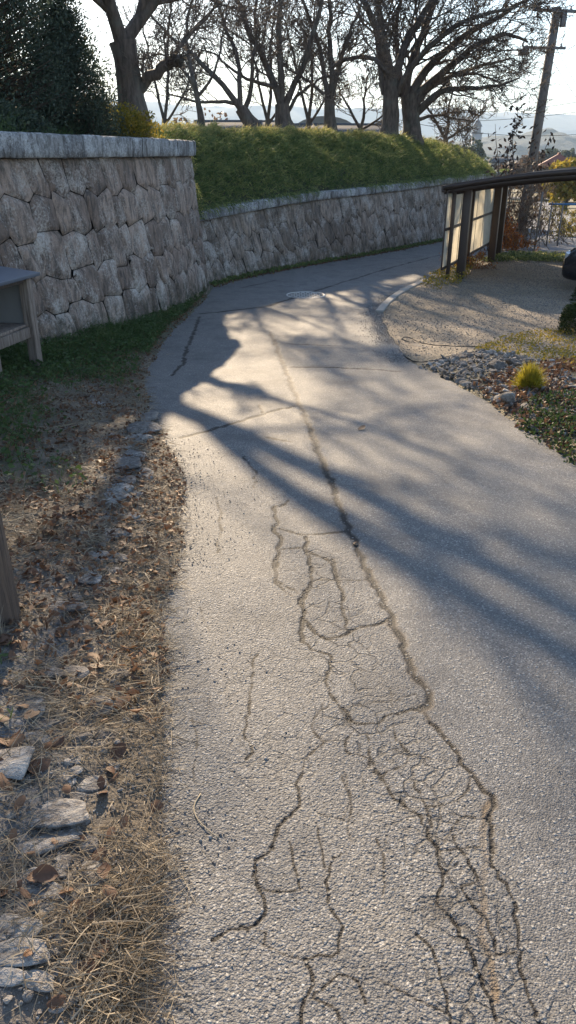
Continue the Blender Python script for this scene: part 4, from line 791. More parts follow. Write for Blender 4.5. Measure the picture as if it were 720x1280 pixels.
# straw and needles
def straw():
    n = 62000; y = .7+rng.uniform(0, 1, n)**1.7*8.5; de = rng.uniform(0, 1, n)*(.25+.28*y); x = edge_x(y, L_EDGE)-de+.03+np.abs(rng.normal(0, .035, n))*(rng.uniform(0, 1, n) < .35)
    dens = fb(x*4, y*4, 250)+.12-.3*np.clip((2.2-y), 0, 1)*(np.abs(de-.35) < .2)-.9*green_l(x, y)+.28*(de < .24)*(y > 1.0); k = rng.uniform(-.45, .65, n) < dens; x, y = x[k], y[k]; n = len(x)
    C = np.stack([x, y, np.maximum(verge_z(x, y), H(y)+.002)+rng.uniform(0, .018, n)], 1); D = rng.normal(size=(n, 3))*np.array([1, 1, .16]); D /= np.linalg.norm(D, axis=1, keepdims=True)
    V, F = strands(C, D, rng.uniform(.02, .12, n), rng.uniform(.0012, .0028, n)*(1+.15*y), .35); ob('straw_litter', me_np('straw', V, F, STRAW, dict(rnd=rep(rng.uniform(0, 1, n)**1.2, 8))), kind='stuff', label='dry straw and pine needle litter along the left edge of the lane', cat='straw')
    n = 900; C0 = [(105, 1170), (150, 1230), (70, 1160), (120, 1200), (170, 1260), (130, 1150), (75, 900), (100, 880), (150, 780), (175, 800), (40, 880)]
    Cs = []
    for px, py in C0:
        g = G(px, py, .03); m = 190; Cs.append(np.stack([g[0]+rng.normal(0, .07, m), g[1]+rng.normal(0, .06, m), np.full(m, g[2]+.012)], 1))
    C = np.concatenate(Cs); n = len(C); C[:, 2] = verge_z(C[:, 0], C[:, 1])+rng.uniform(.002, .03, n); D = rng.normal(size=(n, 3))*np.array([1, .8, .13]); D /= np.linalg.norm(D, axis=1, keepdims=True)
    V, F = strands(C, D, rng.uniform(.03, .115, n), rng.uniform(.0018, .0034, n), .4); ob('straw_bunches', me_np('straw2', V, F, STRAW, dict(rnd=rep(rng.uniform(.25, 1, n), 8))), kind='stuff', label='thicker bunches of pale dry grass lying over the stony verge', cat='straw')
straw()
# fallen leaves
def leaf_obj_mesh(seed):
    rs = np.random.default_rng(seed); n, m = 7, 5; s = np.linspace(0, 1, n); V = []
    cup = rs.uniform(.2, .9)*rs.choice([-1, 1]); curl = rs.uniform(-.5, .5); tw = rs.uniform(-.8, .8)
    for a in s:
        wd = .34*math.sin(math.pi*min(1, a*.94+.05))**.75*(1+.1*rs.uniform(-1, 1))
        for b in np.linspace(-1, 1, m): V.append((a-.5, b*wd, cup*.35*(b*b*wd)+curl*.5*(a-.5)**2+tw*(a-.5)*b*wd+rs.uniform(-.015, .015)))
    V = np.array(V); me = me_np('leaf', V, gridfaces(n, m), DRYLEAF, dict(rnd=np.clip(rs.uniform(.1, .95)+0*V[:, 0], 0, 1)), True); return me
LM = [leaf_obj_mesh(s) for s in range(400, 424)]
LM[7].attributes['rnd'].data.foreach_set('value', np.full(35, .02, np.float32)); LM[3].attributes['rnd'].data.foreach_set('value', np.full(35, .45, np.float32))
def put_leaf(px, py, wp, host=None, k=None, off=.03, **kw):
    g = G(px, py, off); dist = math.hypot(g[1], CZ-g[2]); s = wp*dist/950
    onroad = g[0] > edge_x(g[1], L_EDGE)+.02; z = float(H(g[1]))+.004 if onroad else float(verge_z(np.array(g[0]), np.array(g[1])))
    return ob('leaf', LM[random.randrange(24) if k is None else k], host, (g[0], g[1], z+s*.12), rot=(random.uniform(-.4, .4), random.uniform(-.4, .4), random.uniform(0, 6.28)), scale=(s, s, s), **kw)
for px, py, wp in [(12,1000,26),(48,1108,24),(10,830,20),(35,905,18),(5,925,22),(112,858,22),(152,885,20),(45,915,22),(95,655,22),(150,760,20),(128,795,18),(118,832,18),(25,950,20),(132,1100,20),(124,1195,26),(110,1215,20),(60,1108,26),(86,1000,14),(92,660,18),(8,880,18),(160,672,16),(190,655,16),(50,710,16),(45,740,14),(62,688,16),(75,668,14),(155,690,14)]:
    put_leaf(px, py, wp*1.1, VERGE).location.z += .008
for k in range(60):
    y = .95+1.8*random.random(); x = float(edge_x(y, L_EDGE))-.08-random.random()*.45; s = random.uniform(.025, .055)
    ob('leaf', LM[(k*5) % 24], VERGE, (x, y, float(verge_z(np.array(x), np.array(y)))+.014), rot=(random.uniform(-.6, .6), random.uniform(-.6, .6), random.uniform(0, 6.28)), scale=(s, s*random.uniform(.6, 1), s))
for k in range(200):
    y = 1.1+7.5*random.random()**1.15; x = float(edge_x(y, L_EDGE))-.05-random.random()*(.35+.27*y); s = random.uniform(.035, .075)
    ob('leaf', LM[k % 24], VERGE, (x, y, float(verge_z(np.array(x), np.array(y)))+s*.14), rot=(random.uniform(-.5, .5), random.uniform(-.5, .5), random.uniform(0, 6.28)), scale=(s, s, s))
def named_leaf(px, py, wp, label, k):
    o = put_leaf(px, py, wp, None, k, 0.0); o.name = 'fallen_leaf'; o['label'] = label; o['category'] = 'leaf'
named_leaf(194, 1015, 21, 'curled reddish brown leaf on the edge of the asphalt beside the grit', 3)
named_leaf(452, 537, 12, 'dark flat leaf lying alone on the sunlit lane', 7); named_leaf(444, 680, 9, 'small brown leaf caught in the long crack down the lane', 9)
n = 26000; y = 1.9+rng.uniform(0, 1, n)**.8*11.6; x = edge_x(y, L_EDGE)-rng.uniform(-.04, 1, n)*np.minimum(.3+.25*y, 1.9); k = rng.uniform(-.5, .8, n) < fb(x*3, y*3, 260)+.35; x, y = x[k], y[k]; n = len(x)
V, F = leaves(np.stack([x, y, verge_z(x, y)+rng.uniform(.004, .03, n)], 1), rng.uniform(.012, .05, n), rng.uniform(.006, .026, n), dirs=rng.normal(size=(n, 3))*np.array([1, 1, .45]), fold=.8)
ob('leaf_litter', me_np('leaf_litter', V, F, DRYLEAF, dict(rnd=rep(rng.uniform(0, .8, n), 4))), kind='stuff', label='small brown leaf litter over the verge below the tall wall', cat='leaf litter')
def verge_green():
    n = 90000; y = 1.5+rng.uniform(0, 1, n)*12.4; x = edge_x(y, L_EDGE)-.06-rng.uniform(0, 1, n)*2.2; k = (x > np.interp(y, W_UP[:, 1], W_UP[:, 0])-.05) & (rng.uniform(0, 1, n) < green_l(x, y)**1.3); x, y = x[k], y[k]; n = len(x)
    C = np.stack([x, y, verge_z(x, y)], 1); D = rng.normal(size=(n, 3))*.5+np.array([0, 0, 1]); D /= np.linalg.norm(D, axis=1, keepdims=True); dw = pdist(x, y, W_UP)
    L = rng.uniform(.03, .10, n)*(1+1.8*np.clip(fb(x*3, y*3, 83), 0, 1)+1.2*np.clip(.8-dw, 0, 1)); V1, F1 = strands(C, D, L, .005, .7)
    m = n//2; Cl = C[:m]+np.array([0, 0, .02])+np.stack([0*x[:m], 0*x[:m], rng.uniform(0, .07, m)], 1); s = rng.uniform(.02, .05, m); V2, F2 = leaves(Cl, s, s*.6, dirs=rng.normal(size=(m, 3))*np.array([1, 1, .4]))
    V, F = merge([(V1, F1), (V2, F2)]); ob('verge_grass', me_np('verge_grass', V, F, GRASS, dict(rnd=np.r_[rep(rng.uniform(0, .75, n), 8), rep(rng.uniform(0, .6, m), 4)])), kind='stuff', label='low green grass and weeds growing at the foot of the tall wall', cat='grass')
verge_green()
g = G(95, 405, .25); ob('boulder', rock_mesh(360, ST_L, .8, 3, .2), None, (g[0], g[1], g[2]+.05), rot=(0, .3, .4), scale=(.34, .55, .42), label='pointed grey boulder in the weeds against the foot of the tall wall', cat='rock')
# weeds and litter at the foot of the lower wall
n = 9000; P_, T_, N_, L_ = wall_frame(W_LOW); u = rng.uniform(0, L_[-1], n); bx = np.interp(u, L_, P_[:, 0]); by = np.interp(u, L_, P_[:, 1]); nx = np.interp(u, L_, N_[:, 0]); ny = np.interp(u, L_, N_[:, 1]); d = np.abs(rng.normal(0, .09, n))
C = np.stack([bx+nx*d, by+ny*d, H(by)+.01+rng.uniform(0, .05, n)*np.clip(1-d*8, 0, 1)], 1); V, F = leaves(C, rng.uniform(.03, .06, n), .03)
ob('wall_foot_litter', me_np('wall_foot', V, F, DRYLEAF, dict(rnd=rep(rng.uniform(0, .7, n), 4))), kind='stuff', label='brown leaves gathered along the foot of the low wall', cat='leaf litter')
n = 5000; C = C[:n]+np.array([0, 0, .03]); V, F = leaves(C, .05, .03, up=.6); ob('wall_foot_weeds', me_np('wall_weeds', V, F, LEAF_BANK, dict(rnd=rep(rng.uniform(0, .5, n), 4))), kind='stuff', label='small dark weeds growing at the foot of the low wall', cat='weeds')
tw = np.array([G(*q) for q in [(251,994),(240,1012),(249,1031),(274,1050)]]); tw[:, 2] += .006
ob('twig', BM().tube(smooth_poly(tw, 12, 2)-tw[0], np.linspace(.0022, .0012, 12), 6).mesh('twig', mk_plain('pale_twig', (.42, .34, .22), .8)), loc=tw[0], label='thin bent pale twig on the asphalt near the verge', cat='twig')

# ------------------------------------------------------------------ manhole cover
def manhole():
    g = G(382, 369.5); z = g[2]+.004; root = ob('manhole_cover', None, loc=(g[0], g[1], z), label='round perforated iron drain cover set in the lane', cat='manhole cover'); Rr = .31
    IR = mk_plain('cast_iron', (.02, .02, .02), .55, .3); IRL = mk_plain('worn_iron', (.55, .53, .50), .5, .2); th = np.linspace(0, 2*math.pi, 49)[:-1]
    def ring(r0, r1, z0, z1):
        V = np.concatenate([np.stack([r*np.cos(th), r*np.sin(th), np.full(48, zz)], 1) for r, zz in ((r0, z0), (r0, z1), (r1, z1), (r1, z0))]); i = np.arange(48); j = (i+1) % 48
        return V, np.concatenate([np.stack([i+a*48, j+a*48, j+b*48, i+b*48], 1) for a, b in ((0, 1), (1, 2), (2, 3))])
    V, F = ring(Rr+.035, Rr+.005, 0, .012); ob('frame', me_np('frame', V, F, IRL), root)
    V = np.concatenate([np.stack([Rr*np.cos(th), Rr*np.sin(th), np.full(48, .004)], 1)]); CV = ob('cover', me_np('cover', V, [np.arange(48)[None]], IR), root)
    SM = BM().box((0, 0, 0), (.056, .048, .006)).mesh('stud', IRL)
    for i in range(-9, 10):
        for j in range(-9, 10):
            x = (i+.5*(j % 2))*.088; y = j*.082
            if math.hypot(x, y) < Rr-.025: ob('stud', SM, CV, (x, y, .007))
manhole()

# ------------------------------------------------------------------ kerb and concrete patch on the right
CONC = mk_plain('concrete', (.36, .33, .29), .85, 0, .35, 30, .004)
KP = smooth_poly(np.array([G(*q)[:2] for q in [(474,391),(480,383),(492,372),(510,361),(532,352)]]), 6, 2)
kerb = ob('kerb', None, loc=(*KP[0], float(H(KP[0, 1]))), kind='structure')
for a, b in zip(KP[:-1], KP[1:]):
    d = (b-a)*.985; o = KP[0]; ob('kerb_stone', BM().bar((*(a-o), H(a[1])-H(o[1])-.035), (*(a+d-o), H(b[1])-H(o[1])-.035), .12, .15).mesh('kerb_stone', CONC, .012), kerb)
def conc_patch():
    q = np.array([G(*p, .03)[:2] for p in [(500,424),(497,433),(508,445),(520,452),(560,447),(610,441),(600,435),(560,434),(525,428),(508,418)]]); q = smooth_poly(np.r_[q, q[:1]], 48, 2)[:-1]
    c = q.mean(0); V = np.concatenate([np.c_[q, yard_z(q[:, 0], q[:, 1])+.008], np.c_[c+(q-c)*1.03, yard_z(q[:, 0], q[:, 1])-.05], np.c_[c[None], yard_z(c[0], c[1])+.012]]); i = np.arange(48); j = (i+1) % 48
    ob('mortar_patch', me_np('patch', V, [np.stack([i, j, np.full(48, 96)], 1), np.stack([i+48, j+48, j, i], 1)], mk_plain('mortar', (.22, .195, .17), .9, 0, .4, 25, .01), None, False), kind='structure')
conc_patch()
# rubble bed
BED = ob('rock_bed', None, loc=(2.2, 7.0, float(H(7.0))), label='bed of broken stones between the lane and the gravel yard', cat='rock bed'); b0 = np.array(BED.location)
bedpoly = np.array([G(*q, .05)[:2] for q in [(512,456),(560,445),(620,440),(690,462),(740,500),(760,560),(720,560),(690,548),(650,522),(610,495),(565,470)]])
def in_bed(x, y): return inpoly(x, y, bedpoly)
cnt = 0; placed = []
while cnt < 280:
    x, y = random.uniform(1.2, 3.2), random.uniform(5.2, 9)
    if not in_bed(np.array([x]), np.array([y]))[0]: continue
    s = random.uniform(.055, .13)*(1.25 if random.random() < .1 else 1)
    if any(math.hypot(x-a, y-b) < (s+c)*.33 for a, b, c in placed): continue
    placed.append((x, y, s)); pool = RK if random.random() < .3 else RKW
    ob('stone', pool[cnt % len(pool)], BED, (x-b0[0], y-b0[1], float(yard_z(np.array(x), np.array(y)))+s*.16-b0[2]), rot=(random.uniform(-.7, .7), random.uniform(-.7, .7), random.uniform(0, 6.28)), scale=(s*1.1, s*random.uniform(.5, .9), s*random.uniform(.45, .8))); cnt += 1
n = 9000; x = rng.uniform(1.2, 3.3, n); y = rng.uniform(5.0, 9.2, n); k = in_bed(x, y); x, y = x[k], y[k]
fpebbles(0, x, y, lambda a, b: yard_z(a, b)+.008-b0[2], .02, .055, PEB, 'small_stones', '', BED)
o = bpy.data.objects['small_stones']; o.location = (-b0[0], -b0[1], 0)
for px, py, sz, lb in [(622, 462, .17, 'round grey stone tucked behind the golden ball bush'), (634, 500, .11, 'pale rounded stone near the lane edge of the rock bed')]:
    g = G(px, py, .08); ob('garden_rock', rock_mesh(370+px % 7, ROCKW, .8, 3, .12), None, (g[0], g[1], g[2]+.02), scale=(sz*1.3, sz*1.2, sz*1.2), label=lb, cat='rock')
# gravel chips of the yard
n = 26000; y = 8.3+rng.uniform(0, 1, n)*12.5; x = edge_x(y, R_EDGE)-.05+rng.uniform(0, 1, n)*6.5
fpebbles(0, x, y, yard_z, .014, .034, PEB, 'gravel_chips', '', YARD)
n = 5000; y = 8.0+rng.uniform(0, 1, n)*6; x = edge_x(y, R_EDGE)-np.abs(rng.normal(0, .16, n)); fpebbles(0, x, y, lambda a, b: H(b)+.004, .008, .02, PEB, 'spilled_gravel', '', YARD)

# plants of the right-hand bed
def fine_bush():
    g = G(660, 489, .07); root = ob('golden_ball_bush', None, loc=(g[0], g[1], g[2]-.01), label='small golden yellow thread-leaved bush in the rock bed', cat='bush'); n = 5200
    u = rvec(n); u[:, 2] = np.abs(u[:, 2])*1.7+.12; u /= np.linalg.norm(u, axis=1, keepdims=True); u[:, :2] *= .75; u[:, 2] *= 1.25; C = u*rng.uniform(.0, .10, (n, 1)); V, F = strands(C, u, rng.uniform(.05, .15, n), .0055, .25)
    m = leaf_mat('golden_thread', [(0, (.16, .15, .015)), (.5, (.34, .29, .03)), (1, (.55, .42, .06))], .45, 8); ob('foliage', me_np('fine_bush', V, F, m, dict(rnd=rep(rng.uniform(0, 1, n), 8))), root)
    V, F = tubes(np.array([[(0, 0, -.02), (0, 0, .1)]], float), np.array([[.012, .008]]), 6); ob('stem', me_np('stem', V, F, TWIG), root)
fine_bush()
BOX = leaf_mat('box_leaf', [(0, (.012, .022, .008)), (.6, (.035, .055, .015)), (1, (.12, .12, .03))], .3, 8)
g = G(724, 418); shrub('round_box_bush', 'dark round clipped bush at the right edge beside the gravel yard', (g[0], g[1], g[2]+.02), .28, .28, .34, 9000, BOX, 'bush', 71, (.018, .035), hollow=.5)
g = G(724, 378); shrub('round_box_bush', 'small clipped bush in front of the black car', (g[0]+.12, g[1], g[2]+.02), .24, .24, .3, 6000, BOX, 'bush', 72, (.018, .035), hollow=.5)
def carpet(name, label, cat, poly, n, mat, L, hgt, lo, hi, up=.2, wd=.55):
    P = np.array([G(*q, .05)[:2] for q in poly]); x = rng.uniform(P[:, 0].min(), P[:, 0].max(), n); y = rng.uniform(P[:, 1].min(), P[:, 1].max(), n); k = inpoly(x, y, P) & (fb(x*5, y*5, 280) > rng.uniform(-.7, .5, n)); x, y = x[k], y[k]; n = len(x)
    C = np.stack([x, y, yard_z(x, y)+rng.uniform(.005, hgt, n)], 1); s = rng.uniform(L*.6, L*1.3, n); V, F = leaves(C, s, s*wd, up=up); ob(name, me_np(name, V, F, mat, dict(rnd=rep(rng.uniform(lo, hi, n), 4))), kind='stuff', label=label, cat=cat)
carpet('yellow_ground_cover', 'yellowing low ground cover plants between gravel yard and rock bed', 'ground cover', [(590,440),(620,424),(660,415),(760,400),(800,470),(720,475),(690,462),(640,450)], 13000, LEAF_GOLD, .032, .05, 0, 1)
carpet('green_weeds', 'green leafy weeds at the lane edge below the rock bed', 'weeds', [(640,520),(665,505),(700,500),(780,520),(800,640),(725,582),(690,556),(655,536)], 11000, leaf_mat('weed_leaf', [(0, (.02, .04, .012)), (.6, (.05, .085, .025)), (1, (.14, .14, .05))], .4, 9), .032, .075, 0, .9)
carpet('post_foot_weeds', 'yellow-brown weeds around the feet of the carport posts', 'weeds', [(524,356),(540,345),(556,332),(600,318),(606,322),(585,345),(575,356),(548,362)], 9000, LEAF_GOLD, .05, .16, 0, .9)
carpet('bed_litter', 'dry leaf litter among the plants at the right edge', 'leaf litter', [(650,470),(700,455),(800,460),(800,600),(720,570),(650,530),(590,480)], 12000, DRYLEAF, .045, .05, .1, .9)
carpet('yard_end_weeds', 'low green weeds along the far end of the gravel yard', 'weeds', [(600,326),(625,316),(800,322),(800,328),(690,327)], 16000, LEAF_BANK, .05, .10, .1, .8)

# ------------------------------------------------------------------ carport with translucent screen
BRN = mk_plain('dark_brown_aluminium', (.06, .040, .032), .45, .2)
PAN = M('cream_polycarbonate'); PAN.b.inputs['Roughness'].default_value = .5
_w = PAN.n('ShaderNodeTexWave', bands_direction='Z'); _c = PAN.mix(PAN.ramp(PAN.noise(3.5, 5, .7), [(.45, (0, 0, 0)), (.75, (.5, .5, .5))]), (.74, .68, .54), (.42, .37, .27)); PAN.col(_c); PAN.trans(_c, .6); PAN = PAN.m
def carport():
    p0 = np.array([3.41, 15.72]); p1 = np.array([5.29, 20.05]); ax = (p1-p0)/np.linalg.norm(p1-p0); nx = np.array([ax[1], -ax[0]]); z0 = -.80
    root = ob('carport', None, loc=(*p0, z0), label='dark brown metal carport with arched roof edge and cream translucent side screen', cat='carport'); Lt = np.linalg.norm(p1-p0)
    def P(s, t, z): return (ax[0]*s+nx[0]*t, ax[1]*s+nx[1]*t, z)
    rot = np.array([[ax[0], nx[0], 0], [ax[1], nx[1], 0], [0, 0, 1.]]); TH = 1.74
    thick = [0.0, G(613, 328)[1]]; sA = 0; sB = float(np.dot(G(613, 328)[:2]-p0, ax)); s1 = float(np.dot(G(593, 338)[:2]-p0, ax)); sm = -.40; sE = Lt
    for s, wd, hb in ((sA, .17, 0), (sB, .17, 0)): ob('post', BM().box(P(s, .03, TH/2), (wd, .15, TH), rot).mesh('post', BRN, .008), root)
    for s in (sm+.27, s1, sE-.12): ob('post', BM().box(P(s, -.20, TH/2), (.075, .07, TH), rot).mesh('thin_post', BRN, .005), root)
    ob('post', BM().box(P(sE, 0, TH/2), (.14, .12, TH), rot).mesh('post', BRN, .008), root)
    zb, zm, zt = .30, 1.02, 1.70; xs = [-.42, -.13, .0, s1, sB, sE]; tq = -.26
    for a, b in zip(xs[:-1], xs[1:]):
        for c, d in ((zb, zm), (zm, zt)):
            # corrugated sheet
            nn = max(8, int((b-a)/.03)); ss = np.linspace(a+.02, b-.02, nn); zz = np.linspace(c+.02, d-.02, 2); V = []
            for z in zz:
                for s in ss: V.append(P(s, tq+.007*math.sin(s*2*math.pi/.09), z))
            ob('panel', me_np('panel', np.array(V), gridfaces(2, nn), PAN, None, True), root)
    for z in (zb, zm, zt): ob('rail', BM().bar(P(-.44, tq, z), P(sE+.05, tq, z), .04, .05).mesh('rail', BRN, .004), root)
    for s in xs+[(xs[3]+xs[4])/2, (xs[2]+xs[3])/2]: ob('mullion', BM().bar(P(s, tq-.012, zb-.02), P(s, tq-.012, zt), .028, .03).mesh('mullion', BRN, .003), root)
    # arched roof: beams spring from the post line and sweep to the right
    W = 5.2; t = np.linspace(-.34, W, 26)
    def arch(tt): return TH-.02+.34*(1-((tt-W*.62)/(W*.62+.32))**2)+0*tt
    def archbeam(s, w_, h0, h1, mat, name):
        V = []; 
        for tt in t:
            z = arch(tt)
            for ds, dz in ((-w_/2, h0), (w_/2, h0), (w_/2, h1), (-w_/2, h1)): V.append(P(s+ds, tt, z+dz))
        i = np.arange(len(t)*4).reshape(-1, 4); j = np.roll(i, -1, 1); F = np.stack([i[:-1], j[:-1], j[1:], i[1:]], -1).reshape(-1, 4)
        ob(name, me_np(name, np.array(V), [F, i[:1, ::-1].copy(), i[-1:].copy()], mat), root)
    archbeam(-.46, .05, .0, .08, BRN, 'front_fascia'); archbeam(-.39, .08, -.075, .01, BRN, 'front_beam')
    for s in (sA+.05, sB, sE): archbeam(s, .09, -.12, .04, BRN, 'roof_beam')
    for k in range(6):                                              # smoked roof sheets
        s0 = -.38+k*(sE+.9)/6; s1_ = s0+(sE+.9)/6-.03; V = []
        for tt in t: V += [P(s0, tt, arch(tt)+.07), P(s1_, tt, arch(tt)+.07)]
        ob('roof_sheet', me_np('roof_sheet', np.array(V), gridfaces(len(t), 2), SMK, None, True), root)
    ob('eaves_rail', BM().bar(P(-.46, -.34, arch(-.34)+.02), P(sE+.5, -.34, arch(-.34)+.02), .07, .12).mesh('eaves', BRN, .006), root)
    ob('far_eaves_rail', BM().bar(P(-.48, W, float(arch(np.array(W)))), P(sE+.5, W, float(arch(np.array(W)))), .08, .12).mesh('eaves', BRN, .006), root)
SMKm = M('smoked_polycarbonate'); SMKm.col((.10, .085, .07)); SMKm.trans((.25, .20, .15), .5); SMK = SMKm.m
carport()

# ------------------------------------------------------------------ black car at the right edge
def car():
    g = G(704, 366); L, W, Hh = 3.4, 1.48, 1.45
    root = ob('parked_car', None, loc=(g[0]+.27, g[1]+.75, g[2]), rot=(0, 0, R(-30)), label='black small car parked at the right edge of the gravel yard, nose just in view', cat='car')
    PT = M('black_paint'); PT.col((.012, .011, .013)); PT.b.inputs['Roughness'].default_value = .22; PT.b.inputs['Coat Weight'].default_value = .6; PT = PT.m
    GL = M('car_glass'); GL.col((.02, .025, .03)); GL.b.inputs['Roughness'].default_value = .05; GL = GL.m
    # local x: length (nose at 0), y: width (0 near side at -W/2)
    st = [(0, .62, .30, .55), (.06, .70, .22, .66), (.20, .73, .18, .80), (.55, .74, .18, .90), (.85, .74, .18, .96), (1.0, .74, .18, .98), (1.6, .74, .18, .98), (2.6, .74, .18, .98), (3.1, .73, .18, .97), (3.35, .70, .22, .90), (3.4, .62, .30, .8)]
    V = []
    for x, hw, zb_, zt_ in st:
        for fy, fz in ((-.80, 0), (-.96, .05), (-1, .25), (-1, .55), (-.985, .80), (-.94, .95), (-.80, 1.0), (0, 1.03), (.80, 1.0), (.94, .95), (.985, .80), (1, .55), (1, .25), (.96, .05), (.80, 0), (0, 0)): V.append((x, fy*hw, zb_+(zt_-zb_)*fz))
    def loft(V, k, name, m):
        V = np.array(V); n = len(V)//k; i = np.arange(n*k).reshape(n, k); j = np.roll(i, -1, 1); F = np.stack([i[:-1], i[1:], j[1:], j[:-1]], -1).reshape(-1, 4)
        o = ob(name, me_np(name, V, [F, i[:1].copy(), i[-1:, ::-1].copy()], m, None, True), root); md = o.modifiers.new('s', 'SUBSURF'); md.levels = 1; md.render_levels = 1; return o
    loft(V, 16, 'body', PT)
    cb = np.array([(.95, -.70, .90), (3.34, -.70, .90), (3.34, .70, .90), (.95, .70, .90), (1.50, -.58, 1.47), (3.12, -.58, 1.47), (3.12, .58, 1.47), (1.50, .58, 1.47)])
    bm_ = BM(); bm_.p.append((cb, np.array([[0, 3, 2, 1], [4, 5, 6, 7], [0, 1, 5, 4], [1, 2, 6, 5], [2, 3, 7, 6], [3, 0, 4, 7]]))); ob('cabin', bm_.mesh('cabin', PT, .05), root)
    def pane(name, P4, s0, s1, t0, t1, out):
        A, B, C, D = [np.array(q, float) for q in P4]; f = lambda s_, t_: (A*(1-s_)+B*s_)*(1-t_)+(D*(1-s_)+C*s_)*t_+np.array(out)*.006
        V = np.array([f(s0, t0), f(s1, t0), f(s1, t1), f(s0, t1)]); V2 = V-np.array(out)*.02; ob(name, me_np(name, np.r_[V, V2], np.array([[0, 1, 2, 3], [4, 7, 6, 5], [0, 4, 5, 1], [1, 5, 6, 2], [2, 6, 7, 3], [3, 7, 4, 0]]), GL), root)
    pane('windscreen', (cb[3], cb[0], cb[4], cb[7]), .08, .92, .16, .88, (-.72, 0, .69)); pane('rear_window', (cb[1], cb[2], cb[6], cb[5]), .12, .88, .25, .85, (.93, 0, .36))
    for s0, s1 in ((.10, .47), (.51, .92)):
        pane('side_window', (cb[0], cb[1], cb[5], cb[4]), s0, s1, .22, .86, (0, -.98, .2)); pane('side_window', (cb[2], cb[3], cb[7], cb[6]), 1-s1, 1-s0, .22, .86, (0, .98, .2))
    RUB = mk_plain('tyre_rubber', (.02, .02, .02), .8); HUB = mk_plain('wheel_alloy', (.45, .45, .47), .3, .8); LMP = M('headlamp_glass'); LMP.col((.7, .72, .75)); LMP.b.inputs['Roughness'].default_value = .08; LMP.b.inputs['Metallic'].default_value = .6
    for x in (.62, 2.85):
        for s in (-1, 1):
            y0 = s*.675; w_ = ob('wheel', BM().tube([(x, y0-.07, .28), (x, y0+.08, .28)], .28, 24).mesh('tyre', RUB, .02), root)
            ob('rim', BM().tube([(x, y0+s*.075, .28), (x, y0+s*.095, .28)], .17, 16).mesh('rim', HUB), w_)
    for s in (-1, 1):
        ob('headlight', BM().box((.13, s*.56, .62), (.16, .24, .15)).mesh('headlight', LMP.m, .04), root); ob('fog_lamp', BM().tube([(.02, s*.48, .36), (.06, s*.48, .36)], .045, 14).mesh('fog', LMP.m), root)
        ob('door_mirror', BM().box((1.02, s*.80, 1.02), (.10, .18, .13)).mesh('mirror', PT, .03), root)
    ob('grille', BM().box((.03, 0, .50), (.05, .7, .12)).mesh('grille', RUB, .01), root); ob('number_plate', BM().box((-.01, 0, .36), (.012, .33, .165)).mesh('plate', mk_plain('plate_yellow', (.55, .45, .06), .4), .003), root)
car()

# ------------------------------------------------------------------ utility pole and wires
def pole():
    Yp = 30.; top = at(697, 9, Yp); bot = at(663, 215, Yp); d = (bot-top); bot = top+d*((top[2]-float(H(Yp))+.2)/(-d[2])) 
    root = ob('utility_pole', None, loc=bot, label='leaning concrete utility pole with two crossarms behind the carport', cat='utility pole'); T = top-bot
    CP = mk_plain('pole_concrete', (.17, .15, .135), .85, 0, .3); MT = mk_plain('galvanised', (.14, .14, .15), .5, .5)
    ob('shaft', BM().tube([(0, 0, 0), T*.5, T], [.19, .165, .14], 14).mesh('shaft', CP, 0, True), root)
    def rel(px, py): return at(px, py, Yp)-bot
    ob('crossarm', BM().bar(rel(664, 13)+(0, -.16, 0), rel(735, 16)+(0, -.16, 0), .09).mesh('crossarm', MT, .005), root)
    ob('crossarm', BM().bar(rel(652, 60)+(0, -.16, 0), rel(705, 61)+(0, -.16, 0), .08).mesh('crossarm', MT, .005), root)
    ob('brace', BM().bar(rel(681, 20)+(0, -.16, 0), rel(691, 42)+(0, -.16, 0), .03).mesh('brace', MT), root); ob('brace', BM().bar(rel(674, 60)+(0, -.16, 0), rel(687, 42)+(0, -.16, 0), .03).mesh('brace', MT), root)
    ob('equipment_box', BM().box(rel(703, 25)+(0, -.1, 0), (.17, .2, .42)).mesh('box', MT, .015), root)
    sb = ob('equipment_box', BM().box(rel(653, 66)+(0, -.1, 0), (.32, .22, .18)).mesh('box', MT, .02), root)
    for px, py in ((664, 10), (672, 10), (712, 12), (720, 12), (652, 57), (700, 58)): ob('insulator', BM().tube([rel(px, py+2)+(0, -.16, 0), rel(px, py-3)+(0, -.16, 0)], .035, 8).mesh('insulator', mk_plain('porcelain', (.55, .55, .53), .3)), root)
    WM = mk_plain('wire_black', (.03, .03, .03), .6)
    for k, (a, b, sag, lb) in enumerate([((664, 8, 30), (1500, -420, 16), .8, 'upper wire to the right from the crossarm end'), ((712, 10, 30), (1500, -360, 16), .7, 'wire from the right of the upper crossarm'), ((690, 50, 30), (790, 180, 55), .6, 'wire falling right from the pole behind the lower crossarm'),
         ((690, 75, 30), (800, 205, 60), .5, 'lower wire falling right from the pole'), ((560, 140, 60), (760, 120, 60), .3, 'distant wire above the hills crossing behind the pole'), ((540, 152, 70), (780, 131, 62), .3, 'second distant wire above the hills'), ((500, 150, 55), (720, 168, 60), .4, 'low distant wire across the hills'), ((690, 15, 30), (300, -60, 16), .6, 'wire leaving the pole top to the upper left through the crowns')]):
        A, B = at(*a), at(*b); t = np.linspace(0, 1, 24)[:, None]; P = A*(1-t)+B*t; P[:, 2] -= (4*sag*t*(1-t))[:, 0]; o = ob('overhead_wire', BM().tube(P-A, .009 if a[2] < 40 else .016, 5).mesh('wire', WM), loc=A, label=lb, cat='wire', group='overhead wires')
pole()

